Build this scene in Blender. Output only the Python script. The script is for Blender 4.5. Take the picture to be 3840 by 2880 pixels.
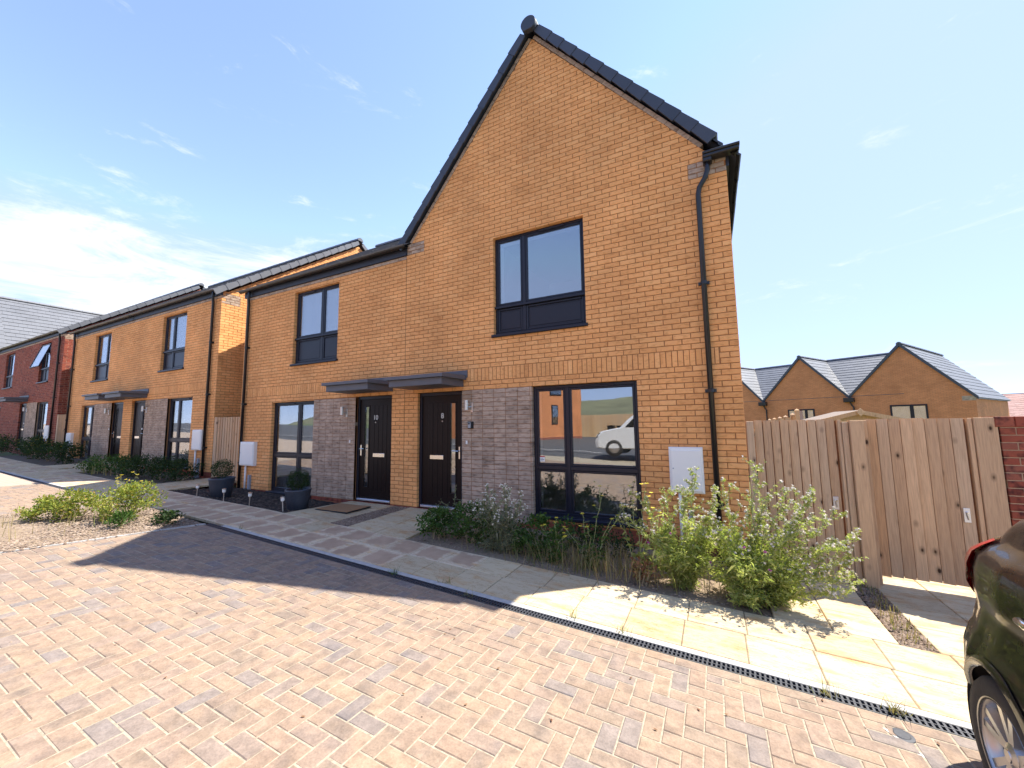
import bpy, math, random
from mathutils import Vector, Matrix, Euler
random.seed(7)
R = math.radians
scene = bpy.context.scene
C = scene.collection
for o in list(bpy.data.objects): bpy.data.objects.remove(o)

# ------------------------------------------------------------------ camera
CAM = Vector((-0.3636, -5.7364, 1.5049))
yaw, pitch, roll = -0.4722, 0.1013, -0.0130
Fv = Vector((math.sin(yaw)*math.cos(pitch), math.cos(yaw)*math.cos(pitch), math.sin(pitch)))
Rv = Vector((math.cos(yaw), -math.sin(yaw), 0)); Uv = Rv.cross(Fv)
R2 = Rv*math.cos(roll)+Uv*math.sin(roll); U2 = -Rv*math.sin(roll)+Uv*math.cos(roll)
cd = bpy.data.cameras.new('camera'); cam = bpy.data.objects.new('camera', cd); C.objects.link(cam)
cam.matrix_world = Matrix(((R2.x,U2.x,-Fv.x,CAM.x),(R2.y,U2.y,-Fv.y,CAM.y),(R2.z,U2.z,-Fv.z,CAM.z),(0,0,0,1)))
cd.sensor_width = 36; cd.lens = 1461.03/3840*36; cd.clip_start = .05; cd.clip_end = 2000
scene.camera = cam

# ------------------------------------------------------------------ sky, sun, exposure
SUN_AZ, SUN_EL = math.atan2(.442,.455), R(57.5)      # azimuth from +Y towards +X
w = bpy.data.worlds.new('World'); scene.world = w; w.use_nodes = True
nt = w.node_tree; N = nt.nodes; Lk = nt.links; N.clear()
out = N.new('ShaderNodeOutputWorld'); bg = N.new('ShaderNodeBackground'); bg.inputs[1].default_value = .14
sky = N.new('ShaderNodeTexSky'); sky.sky_type = 'NISHITA'; sky.sun_disc = False
sky.sun_elevation = SUN_EL; sky.sun_rotation = SUN_AZ; sky.air_density = .55; sky.dust_density = .0; sky.ozone_density = 3; sky.altitude = 50
tc = N.new('ShaderNodeTexCoord')
def wn(t): return N.new('ShaderNode'+t)
mp = wn('Mapping'); mp.inputs['Rotation'].default_value = (R(8), R(-10), R(15)); mp.inputs['Scale'].default_value = (2.2, 2.2, 8.0)
Lk.new(tc.outputs['Generated'], mp.inputs[0])
nz = wn('TexNoise'); nz.inputs['Scale'].default_value = 2.1; nz.inputs['Detail'].default_value = 12; nz.inputs['Roughness'].default_value = .68; nz.inputs['Distortion'].default_value = .5
Lk.new(mp.outputs[0], nz.inputs['Vector'])
def bank(az, el, ca, cb):                       # a bank of thin cloud around one direction of the sky
    d = Vector((math.sin(R(az))*math.cos(R(el)), math.cos(R(az))*math.cos(R(el)), math.sin(R(el))))
    dp = wn('VectorMath'); dp.operation = 'DOT_PRODUCT'; Lk.new(tc.outputs['Generated'], dp.inputs[0]); dp.inputs[1].default_value = d
    m = wn('MapRange'); m.interpolation_type = 'SMOOTHSTEP'; m.inputs[1].default_value = math.cos(R(cb)); m.inputs[2].default_value = math.cos(R(ca)); Lk.new(dp.outputs['Value'], m.inputs[0])
    return m.outputs[0]
def wm(op, a, b):
    n = wn('Math'); n.operation = op; n.use_clamp = False
    for i, v in enumerate((a, b)):
        if isinstance(v, (int, float)): n.inputs[i].default_value = v
        else: Lk.new(v, n.inputs[i])
    return n.outputs[0]
sep = wn('SeparateXYZ'); Lk.new(tc.outputs['Generated'], sep.inputs[0])
band = wn('MapRange'); band.interpolation_type = 'SMOOTHSTEP'; band.inputs[1].default_value = .45; band.inputs[2].default_value = .33; Lk.new(sep.outputs[2], band.inputs[0])
b1 = wm('MULTIPLY', bank(-66, 17, 8, 34), band.outputs[0])
thr = wm('ADD', nz.outputs[0], wm('MULTIPLY', b1, .25))
cl = wn('MapRange'); cl.interpolation_type = 'SMOOTHSTEP'; cl.inputs[1].default_value = .58; cl.inputs[2].default_value = .84; cl.inputs[4].default_value = .9; Lk.new(thr, cl.inputs[0])
mix = wn('MixRGB'); Lk.new(cl.outputs[0], mix.inputs[0]); tint = wn('MixRGB'); tint.blend_type = 'MULTIPLY'; tint.inputs[0].default_value = 1; tint.inputs[2].default_value = (.95,.80,.80,1); Lk.new(sky.outputs[0], tint.inputs[1]); cap = wn('MixRGB'); cap.blend_type = 'DARKEN'; cap.inputs[0].default_value = .88; cap.inputs[2].default_value = (.77,1.0,1.5,1); Lk.new(tint.outputs[0], cap.inputs[1]); Lk.new(cap.outputs[0], mix.inputs[1]); mix.inputs[2].default_value = (1.45, 1.5, 1.6, 1)
Lk.new(mix.outputs[0], bg.inputs[0]); Lk.new(bg.outputs[0], out.inputs[0])
sl = bpy.data.lights.new('sun', 'SUN'); sl.energy = 2.0; sl.angle = R(.53); sl.color = (1, .95, .86)
so = bpy.data.objects.new('sun', sl); C.objects.link(so)
sd = Vector((math.sin(SUN_AZ)*math.cos(SUN_EL), math.cos(SUN_AZ)*math.cos(SUN_EL), math.sin(SUN_EL)))
so.rotation_euler = sd.to_track_quat('Z', 'Y').to_euler(); so.location = (20, 20, 40)
scene.view_settings.view_transform = 'Standard'; scene.view_settings.look = 'None'
scene.view_settings.gamma = 1; scene.view_settings.use_curve_mapping = False
scene.view_settings.exposure = 2.58

# ------------------------------------------------------------------ ground profile
GX = [-60,-35,-25,-17,-13,-10,-7.3,-4.4,-1,1,3,60]
GZ = [1.9,.95,.58,.32,.20,.12,.05,-.07,-.205,-.285,-.34,-.4]
def g(x, y=0):
    if x <= GX[0]: z = GZ[0]
    elif x >= GX[-1]: z = GZ[-1]
    else:
        i = next(k for k in range(len(GX)-1) if GX[k] <= x <= GX[k+1])
        z = GZ[i]+(GZ[i+1]-GZ[i])*(x-GX[i])/(GX[i+1]-GX[i])
    if y < -2.47: z += .03*min(8, -2.47-y)
    return z

# ------------------------------------------------------------------ materials
MATS = {}
def newmat(name):
    m = bpy.data.materials.new(name); m.use_nodes = True; MATS[name] = m
    return m, m.node_tree.nodes, m.node_tree.links, m.node_tree.nodes['Principled BSDF']
def pos_noise(n, l, scale, detail=4, rough=.6, stretch=None, coord='pos'):
    if coord == 'pos': s = n.new('ShaderNodeNewGeometry').outputs['Position']
    else: s = n.new('ShaderNodeTexCoord').outputs['Object']
    if stretch:
        m = n.new('ShaderNodeMapping'); m.inputs['Scale'].default_value = stretch; l.new(s, m.inputs[0]); s = m.outputs[0]
    t = n.new('ShaderNodeTexNoise'); t.inputs['Scale'].default_value = scale; t.inputs['Detail'].default_value = detail; t.inputs['Roughness'].default_value = rough
    l.new(s, t.inputs['Vector']); return t.outputs[0]
def island(n, l):
    a = n.new('ShaderNodeNewGeometry'); b = n.new('ShaderNodeObjectInfo')
    s = n.new('ShaderNodeMath'); s.operation = 'ADD'; l.new(a.outputs['Random Per Island'], s.inputs[0]); l.new(b.outputs['Random'], s.inputs[1])
    f = n.new('ShaderNodeMath'); f.operation = 'FRACT'; l.new(s.outputs[0], f.inputs[0]); return f.outputs[0]
def ramp(n, l, src, stops, interp='LINEAR'):
    r = n.new('ShaderNodeValToRGB'); r.color_ramp.interpolation = interp
    e = r.color_ramp.elements
    while len(e) < len(stops): e.new(.5)
    for k, (p, c) in enumerate(stops):
        e[k].position = p; e[k].color = (*c, 1) if len(c) == 3 else c
    l.new(src, r.inputs[0]); return r.outputs[0]
def mixc(n, l, fac, a, b, mode='MIX'):
    m = n.new('ShaderNodeMixRGB'); m.blend_type = mode
    for i, v in enumerate((fac, a, b)):
        if isinstance(v, (int, float)): m.inputs[i].default_value = v
        elif isinstance(v, tuple): m.inputs[i].default_value = (*v, 1)
        else: l.new(v, m.inputs[i])
    return m.outputs[0]
def bump(n, l, bsdf, h, s=.3, d=.004):
    b = n.new('ShaderNodeBump'); b.inputs['Strength'].default_value = s; b.inputs['Distance'].default_value = d
    l.new(h, b.inputs['Height']); l.new(b.outputs[0], bsdf.inputs['Normal'])
def plain(name, col, rough=.5, metal=0, spec=.5, nscale=0, namt=.15, bstr=0, coat=0, stretch=None):
    m, n, l, b = newmat(name)
    b.inputs['Roughness'].default_value = rough; b.inputs['Metallic'].default_value = metal; b.inputs['Specular IOR Level'].default_value = spec
    b.inputs['Coat Weight'].default_value = coat
    if nscale:
        t = pos_noise(n, l, nscale, stretch=stretch); c = ramp(n, l, t, [(.25, tuple(v*(1-namt) for v in col)), (.75, tuple(min(1, v*(1+namt)) for v in col))])
        l.new(c, b.inputs['Base Color'])
        if bstr: bump(n, l, b, t, bstr)
    else: b.inputs['Base Color'].default_value = (*col, 1)
    return m
def varied(name, stops, rough=.85, fine=90, big=3.5, famt=.12, bamt=.22, bstr=.35, blot=None, stretch=None, spec=.3):
    """one colour per piece, with blotches and grain"""
    m, n, l, b = newmat(name)
    b.inputs['Roughness'].default_value = rough; b.inputs['Specular IOR Level'].default_value = spec
    c = ramp(n, l, island(n, l), stops)
    t = pos_noise(n, l, big, 3, stretch=stretch); c = mixc(n, l, 1.0, c, ramp(n, l, t, [(.3, (1-bamt,)*3), (.7, (1+bamt*.5,)*3)]), 'MULTIPLY')
    if blot:
        t2 = pos_noise(n, l, blot[0], 2, .5, stretch=blot[3] if len(blot) > 3 else None); c = mixc(n, l, ramp(n, l, t2, [(.5, (0,0,0)), (.68, (1,1,1))]), c, mixc(n, l, 1.0, c, blot[1], 'MULTIPLY'))
    f = pos_noise(n, l, fine, 3, .7); c = mixc(n, l, 1.0, c, ramp(n, l, f, [(.2, (1-famt,)*3), (.8, (1+famt,)*3)]), 'MULTIPLY')
    l.new(c, b.inputs['Base Color']); bump(n, l, b, f, bstr, .003)
    return m
varied('brick_buff', [(0,(0.798,0.369,0.130)),(.3,(0.874,0.416,0.154)),(.6,(0.830,0.393,0.142)),(.85,(0.900,0.451,0.174)),(1,(0.736,0.334,0.117))], blot=(12,(.82,.78,.74),0,(1,1,2.2)), bamt=.2, big=.9, famt=.08)
varied('brick_red', [(0,(0.240,0.054,0.034)),(.35,(0.324,0.084,0.048)),(.7,(0.276,0.066,0.040)),(.88,(0.360,0.114,0.072)),(1,(0.156,0.042,0.036))], blot=(9,(.55,.5,.55)))
varied('brick_garden', [(0,(0.237,0.050,0.030)),(.35,(0.312,0.081,0.045)),(.7,(0.275,0.062,0.037)),(.9,(0.338,0.106,0.062)),(1,(0.112,0.035,0.033))], blot=(12,(.28,.3,.42)))
varied('brick_dark', [(0,(0.421,0.308,0.225)),(.4,(0.524,0.385,0.282)),(.8,(0.469,0.347,0.253)),(1,(0.375,0.277,0.203))], blot=(8,(.58,.55,.54),0,(1,1,3.2)), bamt=.25)
plain('mortar_brown', (.32,.145,.056), .95, nscale=30, namt=.2, bstr=.3)
plain('mortar_grey', (.20,.155,.125), .95, nscale=30, namt=.2, bstr=.3)
plain('mortar_pale', (.40,.26,.165), .95, nscale=30, namt=.2, bstr=.3)
plain('frame_navy', (.013,.014,.024), .35, spec=.35, nscale=6, namt=.1)
plain('canopy_grey', (.105,.105,.12), .5, nscale=3, namt=.08)
plain('pipe_black', (.012,.012,.015), .28, spec=.5)
plain('gutter_black', (.014,.013,.014), .35)
plain('fascia_dark', (.02,.021,.03), .5, nscale=5, namt=.2)
plain('chrome', (.75,.75,.76), .18, 1)
plain('steel_brushed', (.6,.57,.53), .35, 1)
plain('white_plastic', (.84,.81,.75), .45, nscale=2, namt=.04)
plain('grey_plastic', (.33,.35,.39), .5)
plain('threshold_silver', (.7,.7,.74), .35, .8)
plain('white_paint', (.75,.74,.72), .7)
plain('room_wall', (.50,.48,.46), .9)
plain('room_floor', (.22,.19,.16), .9)
plain('black_rubber', (.015,.014,.014), .75, nscale=30, namt=.4, bstr=.1)
plain('lens_red', (.55,.015,.02), .15, spec=.6, coat=.8)
plain('key_grey', (.35,.36,.37), .45)
plain('sticker_red', (.55,.05,.04), .5)
plain('number_white', (.7,.68,.64), .35)
plain('pot_blue', (.035,.042,.058), .45, nscale=20, namt=.25, stretch=(1,1,6), bstr=.4)
plain('soil', (.10,.075,.05), 1, nscale=25, namt=.5, bstr=.8)
plain('soil_dry', (.22,.16,.105), 1, nscale=25, namt=.35, bstr=.8)
plain('board_edge_shaded', (.23,.105,.05), .9, nscale=20, namt=.3)  # reddish brown of the gate boards' thick edges, their shade included in the colour
plain('joint_dark', (.16,.125,.085), 1, nscale=40, namt=.35)
plain('sand_joint', (.31,.26,.188), 1, nscale=40, namt=.35, bstr=.8)
plain('tarmac', (.07,.07,.072), .95, nscale=60, namt=.3, bstr=.5)
plain('grass_far', (.10,.13,.045), 1, nscale=.6, namt=.4)
plain('concrete', (.40,.385,.36), .9, nscale=14, namt=.15, bstr=.3)
plain('drain_black', (.045,.047,.055), .5, nscale=40, namt=.3)
plain('drain_deep', (.008,.008,.009), .9)
plain('coir', (.30,.165,.075), 1, nscale=180, namt=.5, bstr=.9)
plain('tree_bark', (.10,.075,.05), 1)
plain('stem_green', (.30,.33,.15), .8)
plain('stem_dry', (.36,.27,.16), .9)
plain('seed_white', (.80,.74,.64), .95)
plain('seed_brown', (.28,.20,.13), .95)
plain('petal_yellow', (.72,.56,.03), .7)
plain('petal_purple', (.34,.06,.28), .7)
plain('wall_far', (.36,.185,.085), .9, nscale=2, namt=.1)
plain('hill', (.14,.14,.075), 1, nscale=.05, namt=.4)
plain('van_white', (.7,.7,.7), .25, coat=.6)
plain('curtain', (.9,.9,.9), .9, nscale=4, namt=.06)
varied('paver', [(0,(0.258,0.190,0.137)),(.2,(0.293,0.205,0.143)),(.38,(0.272,0.192,0.137)),(.55,(0.312,0.219,0.147)),(.7,(0.285,0.198,0.140)),(.86,(0.267,0.194,0.146)),(.94,(0.222,0.179,0.153)),(1,(0.227,0.183,0.155))], fine=75, big=14, bamt=.24, famt=.24, bstr=.5, blot=(6,(.80,.83,.89)))
varied('gravel', [(0,(0.115,0.077,0.056)),(.4,(0.245,0.175,0.126)),(.75,(0.324,0.252,0.189)),(1,(0.158,0.119,0.098))], fine=60, famt=.1)
varied('gravel_brown', [(0,(.10,.065,.045)),(.4,(.20,.135,.09)),(.75,(.30,.22,.16)),(1,(.13,.10,.08))], fine=60, famt=.1)
varied('bark_chip', [(0,(.015,.012,.010)),(.6,(.04,.03,.024)),(1,(.11,.08,.058))], fine=60, famt=.2)
varied('tile_grey', [(0,(.112,.117,.13)),(.5,(.128,.132,.146)),(1,(.12,.125,.139))], rough=.5, fine=120, big=1.2, bamt=.15, famt=.08, bstr=.15, spec=.5)
varied('tile_dark', [(0,(.036,.042,.056)),(.5,(.044,.050,.066)),(1,(.050,.056,.072))], rough=.5, fine=120, big=1.2, bamt=.12, famt=.1, bstr=.2, spec=.5)
varied('tile_pink', [(0,(.33,.16,.13)),(1,(.40,.21,.18))], rough=.7)
def slab_mat(name, stain):
    m, n, l, b = newmat(name); b.inputs['Roughness'].default_value = .85; b.inputs['Specular IOR Level'].default_value = .3
    c = ramp(n, l, island(n, l), [(0,(.43,.345,.22)),(.3,(.54,.44,.285)),(.7,(.49,.395,.25)),(1,(.57,.465,.295))])
    t = pos_noise(n, l, 3.0, 5, .65, (1,2.6,1)); c = mixc(n, l, ramp(n, l, t, [(.5,(0,0,0)),(.72,(1,1,1))]), c, mixc(n, l, 1.0, c, (.90,.66,.44), 'MULTIPLY'))
    v = pos_noise(n, l, 2.2, 8, .7, (1.2,4.5,1)); c = mixc(n, l, ramp(n, l, v, [(.485,(0,0,0)),(.5,(1,1,1)),(.515,(0,0,0))]), c, mixc(n, l, 1.0, c, (.66,.56,.46), 'MULTIPLY'))
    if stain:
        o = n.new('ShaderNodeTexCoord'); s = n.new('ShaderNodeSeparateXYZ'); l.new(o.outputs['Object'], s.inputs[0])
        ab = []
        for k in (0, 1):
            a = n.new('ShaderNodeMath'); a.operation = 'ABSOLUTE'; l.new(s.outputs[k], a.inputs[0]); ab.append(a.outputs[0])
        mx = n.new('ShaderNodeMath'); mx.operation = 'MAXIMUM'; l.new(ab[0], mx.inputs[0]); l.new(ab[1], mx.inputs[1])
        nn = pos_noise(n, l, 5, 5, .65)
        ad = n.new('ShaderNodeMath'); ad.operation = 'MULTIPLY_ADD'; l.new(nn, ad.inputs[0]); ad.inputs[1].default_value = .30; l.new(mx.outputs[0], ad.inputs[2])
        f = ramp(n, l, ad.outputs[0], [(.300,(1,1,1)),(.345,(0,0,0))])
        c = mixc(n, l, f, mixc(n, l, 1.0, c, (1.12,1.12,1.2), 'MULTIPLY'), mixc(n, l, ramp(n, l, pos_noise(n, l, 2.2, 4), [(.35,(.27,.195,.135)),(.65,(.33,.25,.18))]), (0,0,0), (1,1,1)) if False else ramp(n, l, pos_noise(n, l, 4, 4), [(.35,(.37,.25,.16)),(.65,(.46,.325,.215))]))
    l.new(c, b.inputs['Base Color']); bump(n, l, b, pos_noise(n, l, 6, 8, .7, (1,3,1)), .5, .006)
slab_mat('slab', False); slab_mat('slab_stained', True)
def wood_mat():
    m, n, l, b = newmat('fence_wood'); b.inputs['Roughness'].default_value = .85; b.inputs['Specular IOR Level'].default_value = .2
    r = island(n, l); c = ramp(n, l, r, [(0,(0.504,0.325,0.194)),(.3,(0.638,0.419,0.244)),(.6,(0.538,0.378,0.244)),(.8,(0.672,0.454,0.275)),(1,(0.560,0.342,0.188))])
    g0 = n.new('ShaderNodeNewGeometry'); oi = n.new('ShaderNodeObjectInfo')
    cmb = n.new('ShaderNodeCombineXYZ'); mu = n.new('ShaderNodeMath'); mu.operation = 'MULTIPLY'; mu.inputs[1].default_value = 40; l.new(oi.outputs['Random'], mu.inputs[0]); l.new(mu.outputs[0], cmb.inputs[2]); l.new(mu.outputs[0], cmb.inputs[1])
    av = n.new('ShaderNodeVectorMath'); av.operation = 'ADD'; l.new(g0.outputs['Position'], av.inputs[0]); l.new(cmb.outputs[0], av.inputs[1])
    mp = n.new('ShaderNodeMapping'); mp.inputs['Scale'].default_value = (22,22,1.1); l.new(av.outputs[0], mp.inputs[0])
    t = n.new('ShaderNodeTexNoise'); t.inputs['Scale'].default_value = 4.5; t.inputs['Detail'].default_value = 8; t.inputs['Distortion'].default_value = .4; l.new(mp.outputs[0], t.inputs['Vector'])
    c = mixc(n, l, 1.0, c, ramp(n, l, t.outputs[0], [(.3,(.80,.77,.76)),(.55,(1.0,1,1)),(.75,(1.1,1.08,1.06))]), 'MULTIPLY')
    # knots
    mk = n.new('ShaderNodeMapping'); mk.inputs['Scale'].default_value = (8.2,0.0,4.4); l.new(av.outputs[0], mk.inputs[0])
    v = n.new('ShaderNodeTexVoronoi'); v.inputs['Scale'].default_value = 1.0; v.inputs['Randomness'].default_value = .95; l.new(mk.outputs[0], v.inputs['Vector'])
    vf = n.new('ShaderNodeMath'); vf.operation = 'GREATER_THAN'; sc = n.new('ShaderNodeSeparateColor'); l.new(v.outputs['Color'], sc.inputs[0]); l.new(sc.outputs[0], vf.inputs[0]); vf.inputs[1].default_value = .30
    kn = ramp(n, l, v.outputs['Distance'], [(.08,(1,1,1)),(.13,(.4,.4,.4)),(.25,(0,0,0))]); kf = mixc(n, l, 1.0, kn, vf.outputs[0], 'MULTIPLY')
    c = mixc(n, l, kf, c, (.055,.03,.018))
    l.new(c, b.inputs['Base Color']); bump(n, l, b, t.outputs[0], .35, .004)
wood_mat()
def leaf_mat(name, stops, trans=.35):
    m, n, l, b = newmat(name); b.inputs['Roughness'].default_value = .6; b.inputs['Specular IOR Level'].default_value = .25
    c = ramp(n, l, island(n, l), stops); l.new(c, b.inputs['Base Color'])
    tr = n.new('ShaderNodeBsdfTranslucent'); l.new(mixc(n, l, 1.0, c, (1.25,1.35,.7), 'MULTIPLY'), tr.inputs[0])
    ms = n.new('ShaderNodeMixShader'); ms.inputs[0].default_value = trans; l.new(b.outputs[0], ms.inputs[1]); l.new(tr.outputs[0], ms.inputs[2]); l.new(ms.outputs[0], n['Material Output'].inputs[0])
leaf_mat('leaf_thistle', [(0,(.20,.25,.06)),(.45,(.33,.38,.12)),(.8,(.46,.48,.19)),(1,(.54,.51,.25))], .5)
leaf_mat('leaf_green', [(0,(.035,.075,.015)),(.5,(.06,.12,.025)),(1,(.10,.17,.04))])
leaf_mat('leaf_deep', [(0,(.015,.032,.010)),(.6,(.028,.055,.016)),(1,(.05,.085,.025))])
leaf_mat('leaf_grey', [(0,(.13,.15,.09)),(.5,(.19,.20,.13)),(1,(.27,.26,.18))])
leaf_mat('leaf_lime', [(0,(.12,.17,.03)),(.5,(.23,.27,.05)),(.9,(.35,.34,.07)),(1,(.48,.28,.06))])
leaf_mat('grass_dry', [(0,(.20,.16,.07)),(.5,(.34,.27,.14)),(1,(.16,.19,.06))], .3)
leaf_mat('leaf_rust', [(0,(.16,.07,.04)),(1,(.28,.16,.09))], .3)
def glass_mat():
    m, n, l, b = newmat('glass'); o = n['Material Output']
    fr = n.new('ShaderNodeFresnel'); fr.inputs['IOR'].default_value = 1.5
    mr = n.new('ShaderNodeMapRange'); mr.inputs[1].default_value = .04; mr.inputs[2].default_value = .7; mr.inputs[3].default_value = .22; mr.inputs[4].default_value = .92; l.new(fr.outputs[0], mr.inputs[0])
    t = n.new('ShaderNodeBsdfTransparent'); t.inputs[0].default_value = (.95,.96,.95,1)
    gl = n.new('ShaderNodeBsdfGlossy'); gl.inputs['Roughness'].default_value = .0; gl.inputs[0].default_value = (.92,.95,1,1)
    tn = pos_noise(n, l, 1.3, 2); bp = n.new('ShaderNodeBump'); bp.inputs['Strength'].default_value = .05; bp.inputs['Distance'].default_value = .02; l.new(tn, bp.inputs['Height']); l.new(bp.outputs[0], gl.inputs['Normal'])
    ms = n.new('ShaderNodeMixShader'); l.new(mr.outputs[0], ms.inputs[0]); l.new(t.outputs[0], ms.inputs[1]); l.new(gl.outputs[0], ms.inputs[2]); l.new(ms.outputs[0], o.inputs[0])
glass_mat()
def door_mat():
    m, n, l, b = newmat('door_black'); b.inputs['Roughness'].default_value = .38; b.inputs['Specular IOR Level'].default_value = .2
    t = pos_noise(n, l, 14, 6, .6, (5,1,.5)); c = ramp(n, l, t, [(.3,(.007,.004,.004)),(.7,(.016,.009,.008))]); l.new(c, b.inputs['Base Color']); bump(n, l, b, t, .25, .002)
door_mat()
def carpaint():
    m, n, l, b = newmat('car_paint'); b.inputs['Base Color'].default_value = (.012,.010,.009,1); b.inputs['Metallic'].default_value = .0; b.inputs['Specular IOR Level'].default_value = .3; b.inputs['Roughness'].default_value = .28
    b.inputs['Coat Weight'].default_value = .55; b.inputs['Coat Roughness'].default_value = .04
    t = pos_noise(n, l, 3, 4); l.new(ramp(n, l, t, [(.4,(.22,.22,.22)),(.7,(.42,.42,.42))]), b.inputs['Roughness'])
carpaint()
def brick_tex(name, c1, c2, mo, scale=1, coord='OBJ'):
    """brickwork too far away to tell the bricks apart"""
    m, n, l, b = newmat(name); b.inputs['Roughness'].default_value = .9
    tcn = n.new('ShaderNodeTexCoord'); s = n.new('ShaderNodeSeparateXYZ'); l.new(tcn.outputs['Object'], s.inputs[0])
    ad = n.new('ShaderNodeMath'); ad.operation = 'ADD'; l.new(s.outputs[0], ad.inputs[0]); l.new(s.outputs[1], ad.inputs[1])
    cb = n.new('ShaderNodeCombineXYZ'); l.new(ad.outputs[0], cb.inputs[0]); l.new(s.outputs[2], cb.inputs[1])
    t = n.new('ShaderNodeTexBrick'); t.inputs['Scale'].default_value = 1; t.inputs['Brick Width'].default_value = .225; t.inputs['Row Height'].default_value = .075; t.inputs['Mortar Size'].default_value = .006
    t.inputs['Color1'].default_value = (*c1,1); t.inputs['Color2'].default_value = (*c2,1); t.inputs['Mortar'].default_value = (*mo,1); l.new(cb.outputs[0], t.inputs['Vector'])
    c = mixc(n, l, 1.0, t.outputs[0], ramp(n, l, pos_noise(n, l, 1.2, 4), [(.3,(.84,)*3),(.7,(1.1,)*3)]), 'MULTIPLY')
    l.new(c, b.inputs['Base Color'])
brick_tex('brickwork_far', (0.605,0.223,0.086), (0.696,0.270,0.107), (0.393,0.162,0.073))
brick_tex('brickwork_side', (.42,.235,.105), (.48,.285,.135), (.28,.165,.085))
brick_tex('brickwork_red', (.24,.06,.035), (.29,.08,.05), (.32,.2,.14))
def hb_far():
    m, n, l, b = newmat('paver_far'); b.inputs['Roughness'].default_value = .9
    gp = n.new('ShaderNodeNewGeometry'); t = n.new('ShaderNodeTexBrick'); t.inputs['Brick Width'].default_value = .2; t.inputs['Row Height'].default_value = .1; t.inputs['Mortar Size'].default_value = .004; t.inputs['Scale'].default_value = 1
    t.inputs['Color1'].default_value = (.41,.30,.215,1); t.inputs['Color2'].default_value = (.31,.245,.19,1); t.inputs['Mortar'].default_value = (.44,.36,.26,1); l.new(gp.outputs['Position'], t.inputs['Vector'])
    l.new(t.outputs[0], b.inputs['Base Color'])
hb_far()

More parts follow.
